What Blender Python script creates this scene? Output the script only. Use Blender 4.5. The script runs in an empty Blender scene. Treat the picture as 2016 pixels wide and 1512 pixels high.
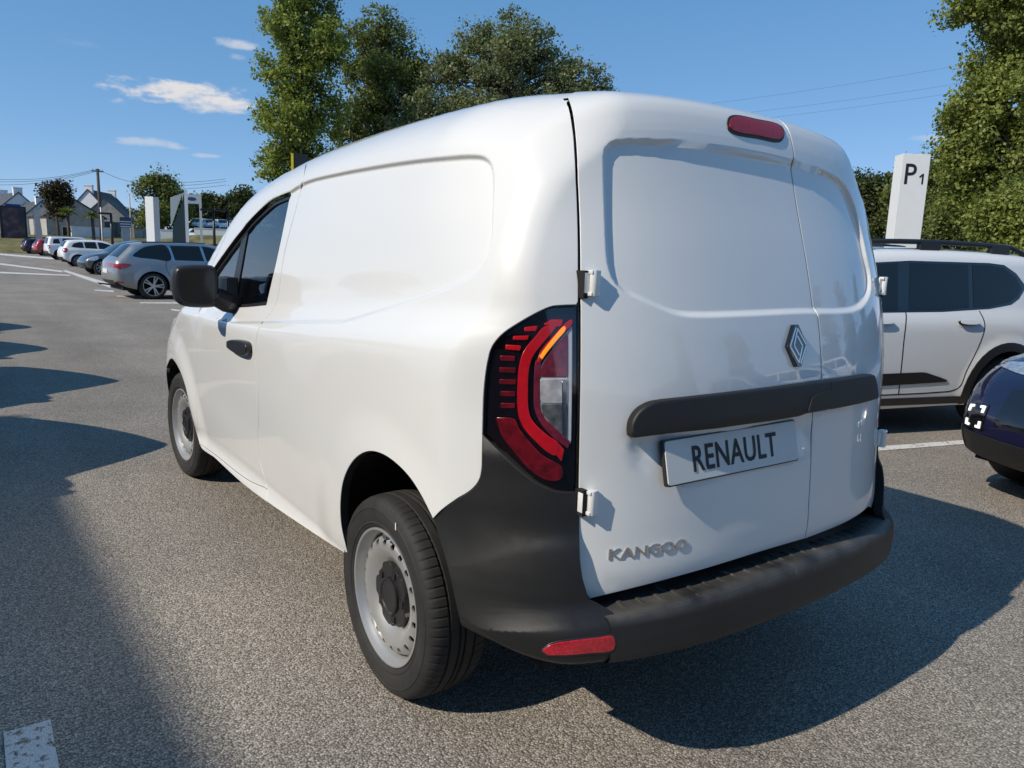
import bpy, bmesh, math, random
import numpy as np
from mathutils import Vector, Matrix
from mathutils.geometry import delaunay_2d_cdt

random.seed(7); RNG = np.random.default_rng(7)
SC = bpy.context.scene
COL = SC.collection

# ------------------------------------------------------------------ camera
CAM = np.array([-1.8810, -1.9985, 1.3977])
YAW, PITCH, ROLL, FPX = -0.63312, -0.17044, 0.03513, 1460.8
def cam_axes():
    cy, sy, cp, sp = math.cos(YAW), math.sin(YAW), math.cos(PITCH), math.sin(PITCH)
    fwd = np.array([-sy*cp, cy*cp, sp]); right = np.array([cy, sy, 0.0]); up = np.cross(right, fwd)
    cr, sr = math.cos(ROLL), math.sin(ROLL)
    return cr*right + sr*up, -sr*right + cr*up, fwd
C_R, C_U, C_F = cam_axes()
def px_dir(u, v):
    u = np.asarray(u, float); v = np.asarray(v, float)
    return C_F + C_R*((u-1008)/FPX)[..., None] + C_U*((756-v)/FPX)[..., None]
def on_ground(u, v, z=0.0):
    d = px_dir(u, v); t = (z-CAM[2])/d[2]; return CAM + t*d
def at_dist(u, v, D):
    d = px_dir(u, v); return CAM + d*(D/math.hypot(d[0], d[1]))
cam = bpy.data.cameras.new("Camera"); cam_o = bpy.data.objects.new("Camera", cam); COL.objects.link(cam_o)
cam.sensor_width = 36.0; cam.lens = FPX/2016*36.0; cam.clip_start = 0.05; cam.clip_end = 5000
M = Matrix.Identity(4)
for i in range(3):
    M[i][0], M[i][1], M[i][2], M[i][3] = C_R[i], C_U[i], -C_F[i], CAM[i]
cam_o.matrix_world = M; SC.camera = cam_o

# ------------------------------------------------------------------ light
SUN_M, SUN_K = 1.22, 0.06            # shadow shift per metre of height: +x and -y
s = np.array([-SUN_M, SUN_K, 1.0]); s /= np.linalg.norm(s)
SUN_ELEV = math.asin(s[2]); SUN_AZ = math.atan2(s[0], s[1])     # azimuth from +Y towards +X
sun = bpy.data.lights.new("Sun", 'SUN'); sun.energy = 4.3; sun.angle = math.radians(0.55); sun.color = (1.0, 0.915, 0.79)
sun_o = bpy.data.objects.new("Sun", sun); COL.objects.link(sun_o)
sun_o.rotation_euler = Vector(tuple(s)).to_track_quat('Z', 'Y').to_euler(); sun_o.location = (-20, 0, 30)
world = bpy.data.worlds.new("World"); SC.world = world; world.use_nodes = True
def build_world():
    nt = world.node_tree; nt.nodes.clear(); N = nt.nodes.new; L = nt.links.new
    out = N('ShaderNodeOutputWorld'); bg = N('ShaderNodeBackground'); bg.inputs[1].default_value = 0.114
    sky = N('ShaderNodeTexSky'); sky.sky_type = 'NISHITA'; sky.sun_disc = False
    sky.sun_elevation = SUN_ELEV; sky.sun_rotation = SUN_AZ
    sky.air_density = 1.0; sky.dust_density = 0.0; sky.ozone_density = 6.0; sky.altitude = 3000
    # one colour response for the whole sky: greyer towards the horizon, as the photograph records it
    sx = N('ShaderNodeSeparateColor'); ti = N('ShaderNodeCombineColor'); L(sky.outputs[0], sx.inputs[0])
    for i, (g, kk) in enumerate(((.80, 1.293), (.55, 2.025), (.50, 2.72))):
        pw = N('ShaderNodeMath'); pw.operation = 'POWER'; pw.inputs[1].default_value = g; ml = N('ShaderNodeMath'); ml.operation = 'MULTIPLY'; ml.inputs[1].default_value = kk
        L(sx.outputs[i], pw.inputs[0]); L(pw.outputs[0], ml.inputs[0]); L(ml.outputs[0], ti.inputs[i])
    # small fair-weather clouds, each a soft ellipse in direction space broken up by noise
    tc = N('ShaderNodeTexCoord'); 
    nz = N('ShaderNodeTexNoise'); nz.inputs['Scale'].default_value = 22; nz.inputs['Detail'].default_value = 7; nz.inputs['Roughness'].default_value = 0.58
    mp = N('ShaderNodeMapping'); mp.inputs['Scale'].default_value = (1, 1, 2.6)
    L(tc.outputs['Generated'], mp.inputs['Vector']); L(mp.outputs[0], nz.inputs['Vector'])
    total = None
    clouds = [(355, 186, 0.105, 0.0165, 1.0), (400, 205, 0.06, 0.012, 0.8), (468, 88, 0.035, 0.008, 0.62), (292, 281, 0.045, 0.0065, 0.42),
              (465, 112, 0.014, 0.005, 0.45), (1838, 270, 0.025, 0.006, 0.40), (410, 307, 0.02, 0.003, 0.35), (166, 85, 0.03, 0.006, 0.10)]
    for (u, v, rw, rh, op) in clouds:
        d = px_dir(u, v); d /= np.linalg.norm(d)
        rt = np.cross(d, [0, 0, 1]); rt /= np.linalg.norm(rt); up = np.cross(rt, d)
        def dot(vec):
            n = N('ShaderNodeVectorMath'); n.operation = 'DOT_PRODUCT'; n.inputs[1].default_value = tuple(vec); L(tc.outputs['Generated'], n.inputs[0]); return n.outputs['Value']
        def m(op_, a, b):
            n = N('ShaderNodeMath'); n.operation = op_
            for i, q in enumerate((a, b)):
                if isinstance(q, (int, float)): n.inputs[i].default_value = q
                else: L(q, n.inputs[i])
            return n.outputs[0]
        a = m('DIVIDE', dot(rt), rw); b = m('DIVIDE', dot(up - d*np.dot(up, d)), rh)
        r2 = m('ADD', m('MULTIPLY', a, a), m('MULTIPLY', b, b))
        base = m('SUBTRACT', 1.0, r2)                       # 1 centre .. 0 edge
        nn = m('MULTIPLY', m('SUBTRACT', nz.outputs[0], 0.5), 4.6)
        val = m('ADD', base, nn)
        ramp = N('ShaderNodeMapRange'); ramp.interpolation_type = 'SMOOTHSTEP'
        ramp.inputs['From Min'].default_value = 0.15; ramp.inputs['From Max'].default_value = 1.25
        ramp.inputs['To Min'].default_value = 0.0; ramp.inputs['To Max'].default_value = op
        L(val, ramp.inputs['Value'])
        fr = m('GREATER_THAN', dot(d), 0.0)
        edge = N('ShaderNodeMapRange'); edge.inputs['From Min'].default_value = -0.9; edge.inputs['From Max'].default_value = 0.1
        L(base, edge.inputs['Value'])
        c = m('MULTIPLY', m('MULTIPLY', ramp.outputs[0], fr), edge.outputs[0])
        total = c if total is None else m('MAXIMUM', total, c)
    mix = N('ShaderNodeMixRGB'); mix.inputs[2].default_value = (6.6, 6.5, 6.6, 1)
    L(total, mix.inputs[0]); L(ti.outputs[0], mix.inputs[1]); L(mix.outputs[0], bg.inputs[0]); L(bg.outputs[0], out.inputs[0])
build_world()
SC.view_settings.view_transform = 'Standard'; SC.view_settings.look = 'None'
SC.view_settings.exposure = 0.0; SC.view_settings.gamma = 1.0
SC.cycles.use_denoising = True
SC.cycles.max_bounces = 8; SC.cycles.transparent_max_bounces = 12

# ------------------------------------------------------------------ materials
MATS = {}
def mat(name, color, rough=0.5, metal=0.0, coat=0.0, vary=0.06, scale=6.0, bump=0.0, bscale=200.0, emis=None, trans=0.0, spec=0.5, ior=1.5, coat_r=0.03):
    if name in MATS: return MATS[name]
    m = bpy.data.materials.new(name); m.use_nodes = True; MATS[name] = m
    nt = m.node_tree; b = nt.nodes['Principled BSDF']; N = nt.nodes.new; L = nt.links.new
    b.inputs['Roughness'].default_value = rough; b.inputs['Metallic'].default_value = metal
    b.inputs['Coat Weight'].default_value = coat; b.inputs['Coat Roughness'].default_value = coat_r
    b.inputs['Specular IOR Level'].default_value = spec; b.inputs['IOR'].default_value = ior
    b.inputs['Transmission Weight'].default_value = trans
    tc = N('ShaderNodeTexCoord'); nz = N('ShaderNodeTexNoise'); nz.inputs['Scale'].default_value = scale; nz.inputs['Detail'].default_value = 5
    L(tc.outputs['Object'], nz.inputs['Vector'])
    rp = N('ShaderNodeValToRGB'); c = np.array(color[:3])
    lo = np.clip(c*(1-vary), 0, 1); hi = np.clip(c*(1+vary), 0, 1)
    rp.color_ramp.elements[0].position = 0.3; rp.color_ramp.elements[1].position = 0.7
    rp.color_ramp.elements[0].color = (*lo, 1); rp.color_ramp.elements[1].color = (*hi, 1)
    L(nz.outputs[0], rp.inputs[0]); L(rp.outputs[0], b.inputs['Base Color'])
    if bump:
        n2 = N('ShaderNodeTexNoise'); n2.inputs['Scale'].default_value = bscale; n2.inputs['Detail'].default_value = 3
        L(tc.outputs['Object'], n2.inputs['Vector'])
        bp = N('ShaderNodeBump'); bp.inputs['Strength'].default_value = bump; bp.inputs['Distance'].default_value = 0.002
        L(n2.outputs[0], bp.inputs['Height']); L(bp.outputs[0], b.inputs['Normal'])
    if emis:
        b.inputs['Emission Color'].default_value = (*emis[:3], 1); b.inputs['Emission Strength'].default_value = emis[3]
    return m
WHITE = mat('white_paint', (0.775, 0.772, 0.750), 0.38, coat=1.0, vary=0.012, scale=2, coat_r=0.02)
WHITE2 = mat('pearl_white_paint', (0.80, 0.80, 0.79), 0.35, coat=1.0, vary=0.012, scale=2)
BLACKP = mat('black_textured_plastic', (0.013, 0.0128, 0.0125), 0.46, vary=0.12, scale=9, bump=0.35, bscale=900)
BLACKS = mat('black_satin_plastic', (0.018, 0.018, 0.019), 0.38, vary=0.1)
GLOSSB = mat('gloss_black', (0.006, 0.006, 0.007), 0.10, coat=1.0, vary=0.1)
RUBBER = mat('tyre_rubber', (0.022, 0.021, 0.020), 0.75, vary=0.28, scale=14, bump=0.25, bscale=350)
STEEL = mat('silver_wheel_paint', (0.46, 0.46, 0.45), 0.38, metal=0.55, vary=0.05)
CHROME = mat('chrome', (0.62, 0.62, 0.62), 0.16, metal=1.0, vary=0.05)
DARK = mat('dark_cavity', (0.010, 0.010, 0.010), 0.9, vary=0.2)
GLASSD = mat('dark_window_glass', (0.008, 0.010, 0.011), 0.02, coat=0.0, vary=0.1, spec=0.6)
LAMPK = mat('lamp_dark_lens', (0.007, 0.002, 0.003), 0.07, coat=1.0, vary=0.2, scale=20)
LAMPR = mat('lamp_red', (0.62, 0.006, 0.016), 0.25, coat=1.0, vary=0.12, scale=60)
LAMPRD = mat('lamp_deep_red', (0.16, 0.004, 0.009), 0.10, coat=1.0, vary=0.45, scale=45)
LAMPA = mat('lamp_amber', (0.95, 0.28, 0.01), 0.15, coat=1.0, emis=(1.0, 0.30, 0.01, 0.9))
LAMPC = mat('lamp_clear', (0.78, 0.80, 0.82), 0.2, metal=0.3, coat=1.0, vary=0.35, scale=38)
LAMPM = mat('lamp_maroon', (0.20, 0.02, 0.045), 0.12, coat=1.0, vary=0.35, scale=60)
INTER = mat('interior_grey', (0.035, 0.036, 0.038), 0.8, vary=0.2)
PLATE = mat('plate_silver', (0.66, 0.655, 0.63), 0.5, metal=0.0, vary=0.03)
INK = mat('black_ink', (0.010, 0.010, 0.011), 0.5)

# glass that one can look through
def facing_mix(N, L, base, top):
    lw = N('ShaderNodeLayerWeight'); lw.inputs[0].default_value = .5; pw = N('ShaderNodeMath'); pw.operation = 'POWER'; pw.inputs[1].default_value = 3.2; L(lw.outputs['Facing'], pw.inputs[0])
    mr = N('ShaderNodeMath'); mr.operation = 'MULTIPLY_ADD'; mr.inputs[1].default_value = top-base; mr.inputs[2].default_value = base; L(pw.outputs[0], mr.inputs[0]); return mr.outputs[0]
def glass_mat(name, tint=(0.55, 0.60, 0.60)):
    m = bpy.data.materials.new(name); m.use_nodes = True; nt = m.node_tree; nt.nodes.clear(); N = nt.nodes.new; L = nt.links.new
    out = N('ShaderNodeOutputMaterial'); mx = N('ShaderNodeMixShader'); tr = N('ShaderNodeBsdfTransparent'); gl = N('ShaderNodeBsdfGlossy')
    nz = N('ShaderNodeTexNoise'); nz.inputs['Scale'].default_value = 3
    rp = N('ShaderNodeValToRGB'); rp.color_ramp.elements[0].color = (*[t*0.97 for t in tint], 1); rp.color_ramp.elements[1].color = (*tint, 1)
    L(nz.outputs[0], rp.inputs[0]); L(rp.outputs[0], tr.inputs[0])
    gl.inputs['Roughness'].default_value = 0.01; L(facing_mix(N, L, .06, .95), mx.inputs[0]); L(tr.outputs[0], mx.inputs[1]); L(gl.outputs[0], mx.inputs[2]); L(mx.outputs[0], out.inputs[0])
    return m
GLASS = glass_mat('clear_window_glass', (0.30, 0.33, 0.325))

def lens_mat(name):
    m = bpy.data.materials.new(name); m.use_nodes = True; nt = m.node_tree; nt.nodes.clear(); N = nt.nodes.new; L = nt.links.new
    out = N('ShaderNodeOutputMaterial'); mx = N('ShaderNodeMixShader'); tr = N('ShaderNodeBsdfTransparent'); gl = N('ShaderNodeBsdfGlossy'); gl.inputs['Roughness'].default_value = .015
    nz = N('ShaderNodeTexNoise'); nz.inputs['Scale'].default_value = 8; rp = N('ShaderNodeValToRGB'); rp.color_ramp.elements[0].color = (.86, .84, .84, 1); rp.color_ramp.elements[1].color = (.93, .91, .91, 1); L(nz.outputs[0], rp.inputs[0]); L(rp.outputs[0], tr.inputs[0])
    L(facing_mix(N, L, .04, .85), mx.inputs[0]); L(tr.outputs[0], mx.inputs[1]); L(gl.outputs[0], mx.inputs[2]); L(mx.outputs[0], out.inputs[0]); return m
LENS = lens_mat('clear_lens_cover')
# ------------------------------------------------------------------ object helpers
def finish(o, parent=None, label=None, cat=None, group=None, kind=None):
    if parent is not None: o.parent = parent
    if label: o['label'] = label
    if cat: o['category'] = cat
    if group: o['group'] = group
    if kind: o['kind'] = kind
    return o
def mesh_obj(name, V, F, m, parent=None, normals=None, smooth=False, **kw):
    me = bpy.data.meshes.new(name)
    me.from_pydata([tuple(map(float, v)) for v in V], [], [tuple(int(i) for i in f) for f in F])
    me.materials.append(m)
    if smooth or normals is not None:
        me.polygons.foreach_set('use_smooth', [True]*len(me.polygons))
    if normals is not None:
        me.normals_split_custom_set_from_vertices([tuple(map(float, n)) for n in normals])
    me.update()
    o = bpy.data.objects.new(name, me); COL.objects.link(o)
    return finish(o, parent, **kw)
def empty(name, loc=(0, 0, 0), rz=0.0, parent=None, **kw):
    o = bpy.data.objects.new(name, None); COL.objects.link(o); o.empty_display_size = 0.2
    o.location = tuple(map(float, loc)); o.rotation_euler = (0, 0, rz)
    return finish(o, parent, **kw)
def copy_tree(o, parent=None):
    c = o.copy(); COL.objects.link(c); c.parent = parent
    for ch in list(o.children): copy_tree(ch, c)
    return c
class MB:
    def __init__(s): s.V = []; s.F = []
    def add(s, V, F):
        k = len(s.V); s.V += [tuple(map(float, v)) for v in V]; s.F += [tuple(int(i)+k for i in f) for f in F]; return s
    def box(s, c, size, rz=0.0, taper=1.0):
        hx, hy, hz = size[0]/2, size[1]/2, size[2]/2; ca, sa = math.cos(rz), math.sin(rz); V = []
        for z in (-1, 1):
            t = taper if z > 0 else 1.0
            for x, y in ((-1, -1), (1, -1), (1, 1), (-1, 1)):
                a, b = x*hx*t, y*hy*t; V.append((c[0]+a*ca-b*sa, c[1]+a*sa+b*ca, c[2]+z*hz))
        return s.add(V, [(3, 2, 1, 0), (4, 5, 6, 7), (0, 1, 5, 4), (1, 2, 6, 5), (2, 3, 7, 6), (3, 0, 4, 7)])
    def tube(s, pts, rad, n=8, cap=True):
        P = np.array(pts, float); R = np.broadcast_to(np.asarray(rad, float), (len(P),)); V = []; F = []
        T = np.gradient(P, axis=0); T /= np.linalg.norm(T, axis=1)[:, None]+1e-12
        ref = np.array([0, 0, 1.0]) if abs(T[0][2]) < 0.9 else np.array([1.0, 0, 0])
        for i in range(len(P)):
            a = np.cross(T[i], ref); a /= np.linalg.norm(a)+1e-12; b = np.cross(T[i], a)
            for k in range(n):
                w = 2*math.pi*k/n; V.append(P[i]+R[i]*(a*math.cos(w)+b*math.sin(w)))
        for i in range(len(P)-1):
            for k in range(n):
                F.append((i*n+k, i*n+(k+1) % n, (i+1)*n+(k+1) % n, (i+1)*n+k))
        if cap: F.append(tuple(range(n))[::-1]); F.append(tuple((len(P)-1)*n+k for k in range(n)))
        return s.add(V, F)
    def lathe(s, prof, n=48, axis='x', c=(0, 0, 0), closed=False):
        V = []; F = []; m = len(prof)                       # prof: (radius, along axis)
        for k in range(n):
            w = 2*math.pi*k/n
            for r, x in prof:
                p = {'x': (x, r*math.cos(w), r*math.sin(w)), 'y': (r*math.cos(w), x, r*math.sin(w)), 'z': (r*math.cos(w), r*math.sin(w), x)}[axis]
                V.append((p[0]+c[0], p[1]+c[1], p[2]+c[2]))
        mm = m if closed else m-1
        for k in range(n):
            for i in range(mm):
                F.append((k*m+i, k*m+(i+1) % m, ((k+1) % n)*m+(i+1) % m, ((k+1) % n)*m+i))
        return s.add(V, F)
    def prism(s, poly, z0, z1, frame=None):
        # polygon (a,b) extruded along c; frame = (origin, ea, eb, ec)
        if frame is None: frame = (np.zeros(3), np.array([1., 0, 0]), np.array([0, 1., 0]), np.array([0, 0, 1.]))
        o, ea, eb, ec = [np.asarray(q, float) for q in frame]; n = len(poly)
        V = [o+ea*a+eb*b+ec*z0 for a, b in poly]+[o+ea*a+eb*b+ec*z1 for a, b in poly]
        F = [tuple(range(n))[::-1], tuple(range(n, 2*n))]+[(i, (i+1) % n, n+(i+1) % n, n+i) for i in range(n)]
        return s.add(V, F)
    def obj(s, name, m, parent=None, smooth=False, bevel=0.0, fixn=True, **kw):
        o = mesh_obj(name, s.V, s.F, m, parent, smooth=smooth, **kw)
        if bevel or fixn:
            bm = bmesh.new(); bm.from_mesh(o.data)
            if bevel:
                bmesh.ops.bevel(bm, geom=[e for e in bm.edges if len(e.link_faces) == 2 and e.calc_face_angle(0) > 0.6], offset=bevel, segments=2, profile=0.6, affect='EDGES', clamp_overlap=True)
            if fixn: bmesh.ops.recalc_face_normals(bm, faces=bm.faces[:])
            bm.to_mesh(o.data); bm.free(); o.data.update()
            if smooth: o.data.polygons.foreach_set('use_smooth', [True]*len(o.data.polygons))
        return o
def auto_smooth(o, ang=0.6):
    bm = bmesh.new(); bm.from_mesh(o.data)
    for e in bm.edges:
        e.smooth = not (len(e.link_faces) == 2 and e.calc_face_angle(0) > ang)
    for f in bm.faces: f.smooth = True
    bm.to_mesh(o.data); bm.free(); return o
def text_mesh(body, size, extrude=0.0, offset=0.0, sx=1.0, spacing=1.0):
    """lettering as (V, F), centred on its own box, lying in x (right) and y (up)"""
    cu = bpy.data.curves.new('t', 'FONT'); cu.body = body; cu.size = size; cu.extrude = extrude; cu.offset = offset; cu.space_character = spacing
    cu.resolution_u = 3
    o = bpy.data.objects.new('t', cu); COL.objects.link(o)
    bpy.context.view_layer.update()
    me = o.evaluated_get(bpy.context.evaluated_depsgraph_get()).to_mesh()
    V = np.array([v.co[:] for v in me.vertices]); F = [tuple(p.vertices) for p in me.polygons]
    bpy.data.objects.remove(o); bpy.data.curves.remove(cu)
    c = (V.max(0)+V.min(0))/2; V = V-c; V[:, 0] *= sx
    return V, F

# ------------------------------------------------------------------ implicit surfaces and panels cut from them
def catmull(P, n=8, closed=False):
    P = np.asarray(P, float)
    if len(P) < 3 and not closed:
        t = np.linspace(0, 1, n+1)[:, None]; return P[0]*(1-t)+P[-1]*t
    Q = np.vstack([P[-1:], P, P[:2]]) if closed else np.vstack([2*P[0]-P[1], P, 2*P[-1]-P[-2]])
    out = []
    for i in range(len(Q)-3):
        p0, p1, p2, p3 = Q[i:i+4]
        d = [max(1e-6, np.linalg.norm(b-a)**0.5) for a, b in ((p0, p1), (p1, p2), (p2, p3))]
        t0, t1 = 0, d[0]; t2 = t1+d[1]; t3 = t2+d[2]
        t = np.linspace(t1, t2, n, endpoint=False)[:, None]
        A1 = (t1-t)/(t1-t0)*p0+(t-t0)/(t1-t0)*p1; A2 = (t2-t)/(t2-t1)*p1+(t-t1)/(t2-t1)*p2; A3 = (t3-t)/(t3-t2)*p2+(t-t2)/(t3-t2)*p3
        B1 = (t2-t)/(t2-t0)*A1+(t-t0)/(t2-t0)*A2; B2 = (t3-t)/(t3-t1)*A2+(t-t1)/(t3-t1)*A3
        out.append((t2-t)/(t2-t1)*B1+(t-t1)/(t2-t1)*B2)
    R = np.vstack(out)
    return R if closed else np.vstack([R, P[-1:]])
def resample(P, step, closed=True):
    P = np.asarray(P, float); Q = np.vstack([P, P[:1]]) if closed else P
    L = np.r_[0, np.cumsum(np.linalg.norm(np.diff(Q, axis=0), axis=1))]
    keep = np.r_[True, np.diff(L) > 1e-9]; Q = Q[keep]; L = L[keep]
    n = max(8, int(round(L[-1]/step))); t = np.linspace(0, L[-1], n+1)
    R = np.stack([np.interp(t, L, Q[:, k]) for k in range(Q.shape[1])], 1)
    return R[:-1] if closed else R
def densify(P, step):
    """keeps every corner of a closed polyline, adds points between"""
    P = np.asarray(P, float); out = []
    for a, b in zip(P, np.roll(P, -1, 0)):
        n = max(1, int(math.ceil(np.linalg.norm(b-a)/step))); out += [a+(b-a)*k/n for k in range(n)]
    return np.array(out)
def inside(P, X):
    P = np.asarray(P); x, y = X[:, 0], X[:, 1]; c = np.zeros(len(X), bool)
    for (x1, y1), (x2, y2) in zip(P, np.roll(P, -1, 0)):
        if y1 == y2: continue
        c ^= ((y1 > y) != (y2 > y)) & (x < (x2-x1)*(y-y1)/(y2-y1)+x1)
    return c
def poly_sdf(P):
    A = np.asarray(P, float); B = np.roll(A, -1, 0); D = B-A; DD = (D*D).sum(1)+1e-18
    def f(y, z):
        y = np.asarray(y, float); z = np.asarray(z, float); sh = y.shape; y = y.ravel(); z = z.ravel(); out = np.empty(len(y))
        for i in range(0, len(y), 3000):
            yy = y[i:i+3000, None]; zz = z[i:i+3000, None]
            py = yy-A[:, 0]; pz = zz-A[:, 1]; t = np.clip((py*D[:, 0]+pz*D[:, 1])/DD, 0, 1)
            d = np.sqrt(((py-t*D[:, 0])**2+(pz-t*D[:, 1])**2).min(1))
            cr = ((A[:, 1] > zz) != (B[:, 1] > zz)) & (yy < D[:, 0]*(zz-A[:, 1])/np.where(D[:, 1] == 0, 1e-12, D[:, 1])+A[:, 0])
            out[i:i+3000] = np.where(cr.sum(1) % 2 == 1, -d, d)
        return out.reshape(sh)
    return f
def roundmax(a, b, r):
    u = np.maximum(a+r, 0); v = np.maximum(b+r, 0)
    return np.minimum(np.maximum(a, b), -r)+np.sqrt(u*u+v*v)
def sstep(x, a, b):
    t = np.clip((x-a)/(b-a), 0, 1); return t*t*(3-2*t)
def table(knots, smooth=12):
    K = np.array(knots, float); C = catmull(K, smooth); o = np.argsort(C[:, 0]); C = C[o]
    return lambda v: np.interp(v, C[:, 0], C[:, 1])
def trace(f, O, D, iters=60):
    """sphere-trace rays from outside; rays that graze past stop at their closest point"""
    O = np.asarray(O, float); D = np.asarray(D, float); D = D/np.linalg.norm(D, axis=1)[:, None]
    t = np.zeros(len(O)); best = np.full(len(O), 1e9); tb = t.copy(); live = np.arange(len(O))
    for k in range(iters):
        if not len(live): break
        X = O[live]+D[live]*t[live, None]; v = f(X[:, 0], X[:, 1], X[:, 2])
        b = np.abs(v) < best[live]; best[live[b]] = np.abs(v[b]); tb[live[b]] = t[live[b]]
        t[live] += v*(0.85 if k < 40 else 0.6)
        live = live[(np.abs(v) > 2e-5) & (t[live] < 60)]
    return O+D*tb[:, None]
def gradient(f, X, h=0.0015):
    G = np.stack([f(*(X+h*e).T)-f(*(X-h*e).T) for e in np.eye(3)], 1)
    return G/(np.linalg.norm(G, axis=1)[:, None]+1e-12)
def panel(name, polys, rays, f, m, parent=None, h=0.03, hb=0.014, gap=0.0025, off=0.0, flange=0.02, bev=0.0022, extra=None, fmat=None, mirror=False, **kw):
    """a body panel: polygons polys[0] minus polys[1:] in a chart, filled, laid on the surface f, edges rolled over and flanged inwards"""
    loops = []
    for i, P in enumerate(polys):
        P = densify(np.asarray(P, float), hb)
        nx = np.roll(P, -1, 0)-np.roll(P, 1, 0); nx /= np.linalg.norm(nx, axis=1)[:, None]+1e-12
        area = 0.5*np.sum(P[:, 0]*np.roll(P[:, 1], -1)-np.roll(P[:, 0], -1)*P[:, 1])
        nrm = np.stack([nx[:, 1], -nx[:, 0]], 1)*(1 if area > 0 else -1)*(1 if i == 0 else -1)      # away from the material
        loops.append((P-nrm*gap, nrm))
    pts = [l[0] for l in loops]; lo = pts[0].min(0); hi = pts[0].max(0)
    gx, gy = np.meshgrid(np.arange(lo[0], hi[0], h), np.arange(lo[1], hi[1], h*0.87)); gx[::2] += h/2
    G = np.stack([gx.ravel(), gy.ravel()], 1)
    if extra is not None: G = np.vstack([G, extra])
    ok = inside(pts[0], G)
    for q in pts[1:]: ok &= ~inside(q, G)
    G = G[ok]; allb = np.vstack(pts)
    if len(G):
        dm = np.concatenate([np.sqrt(((G[i:i+2000, None]-allb[None])**2).sum(2)).min(1) for i in range(0, len(G), 2000)])
        G = G[dm > hb*0.7]
    V2 = np.vstack([allb, G]); E = []; k = 0
    for q in pts: n = len(q); E += [(k+i, k+(i+1) % n) for i in range(n)]; k += n
    vo, _, fo, _, _, _ = delaunay_2d_cdt([Vector(v) for v in V2], E, [], 0, 1e-6)
    V2 = np.array([v[:] for v in vo]); T = np.array([t[:] for t in fo if len(t) == 3])
    cen = V2[T].mean(1); ok = inside(pts[0], cen)
    for q in pts[1:]: ok &= ~inside(q, cen)
    T = T[ok]
    O, D = rays(V2[:, 0], V2[:, 1]); X = trace(f, O, D); N = gradient(f, X); X = X+N*off
    # consistent facing
    e1 = X[T[:, 1]]-X[T[:, 0]]; e2 = X[T[:, 2]]-X[T[:, 0]]; fn = np.cross(e1, e2)
    sw = (fn*N[T].mean(1)).sum(1) < 0; T[sw] = T[sw][:, ::-1]
    Vs = [X]; Ns = [N]; Fs = [tuple(t) for t in T]; base = len(X); dark = []
    if flange > 0:
        for q, nrm in loops:
            # find the loop's own vertices after the triangulation
            idx = np.array([np.argmin(((V2-p)**2).sum(1)) for p in q])
            O2, D2 = rays((q+nrm*bev)[:, 0], (q+nrm*bev)[:, 1]); X1 = trace(f, O2, D2); n1 = N[idx]
            out = X1+n1*off-X[idx]; out -= n1*(out*n1).sum(1)[:, None]; ol = np.linalg.norm(out, axis=1)[:, None]; out = out/(ol+1e-9)
            a = X[idx]+out*bev*0.7-n1*bev*0.3; nn = (n1+out); nn /= np.linalg.norm(nn, axis=1)[:, None]
            b = X[idx]+out*bev-n1*bev; c = X[idx]+out*bev-n1*flange; n = len(q)
            Vs += [X[idx], a, b, c]; Ns += [n1, nn, out, out]
            AV = np.vstack(Vs); AN = np.vstack(Ns)
            for k0, k1 in ((base, base+n), (base+n, base+2*n), (base+2*n, base+3*n)):
                i = np.arange(n); j = (i+1) % n
                Q = np.stack([k0+i, k0+j, k1+j, k1+i], 1)
                fnn = np.cross(AV[Q[:, 2]]-AV[Q[:, 0]], AV[Q[:, 3]]-AV[Q[:, 1]])
                sw = (fnn*(AN[Q].mean(1))).sum(1) < 0; Q[sw] = Q[sw][:, ::-1]
                if k0 == base+2*n: dark += list(range(len(Fs), len(Fs)+n))
                Fs += [tuple(x) for x in Q]
            base += 4*n
    X = np.vstack(Vs); N = np.vstack(Ns)
    if mirror:
        X = X*[-1, 1, 1]; N = N*[-1, 1, 1]; Fs = [t[::-1] for t in Fs]
    o = mesh_obj(name, X, Fs, m, parent, normals=N, **kw)
    if dark and m in (WHITE, WHITE2, BLACKP) or fmat:
        o.data.materials.append(fmat or DARK)
        for i in dark: o.data.polygons[i].material_index = 1
    return o
# ================================================================== THE WHITE VAN
VAN_PROFILE = catmull([(-.66, .42), (-.775, .50), (-.812, .60), (-.810, .72), (-.802, .85), (-.790, 1.0), (-.772, 1.14), (-.748, 1.26), (-.702, 1.43),
    (-.657, 1.575), (-.624, 1.69), (-.606, 1.762), (-.580, 1.815), (-.532, 1.846), (-.42, 1.860), (-.1, 1.868), (.3, 1.866), (.75, 1.850), (1.1, 1.822), (1.4, 1.775),
    (1.68, 1.70), (2.05, 1.515), (2.38, 1.325), (2.56, 1.225), (2.8, 1.165), (3.1, 1.095), (3.33, 1.01), (3.48, .90), (3.56, .75), (3.59, .55), (3.57, .4), (3.5, .28),
    (3.2, .23), (2.4, .235), (1.4, .245), (.5, .26), (-.2, .33)], 4, closed=True)
van_d1 = poly_sdf(VAN_PROFILE)
van_w = table([(.10, .80), (.20, .850), (.235, .884), (.27, .901), (.30, .902), (.335, .891), (.365, .885), (.41, .892), (.55, .910), (.75, .922), (.95, .927), (1.05, .926), (1.095, .921), (1.125, .911),
    (1.16, .890), (1.195, .874), (1.24, .866), (1.35, .856), (1.5, .839), (1.65, .806), (1.75, .772), (1.9, .71)])
van_c = table([(.2, .20), (.6, .22), (.85, .225), (1.1, .20), (1.35, .175), (1.6, .15), (1.9, .12)])
REC = {'side': None, 'rear': None, 'plate': None}
ARCH_R, ARCH_F = (-.03, .345), (2.716, .335)
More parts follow.
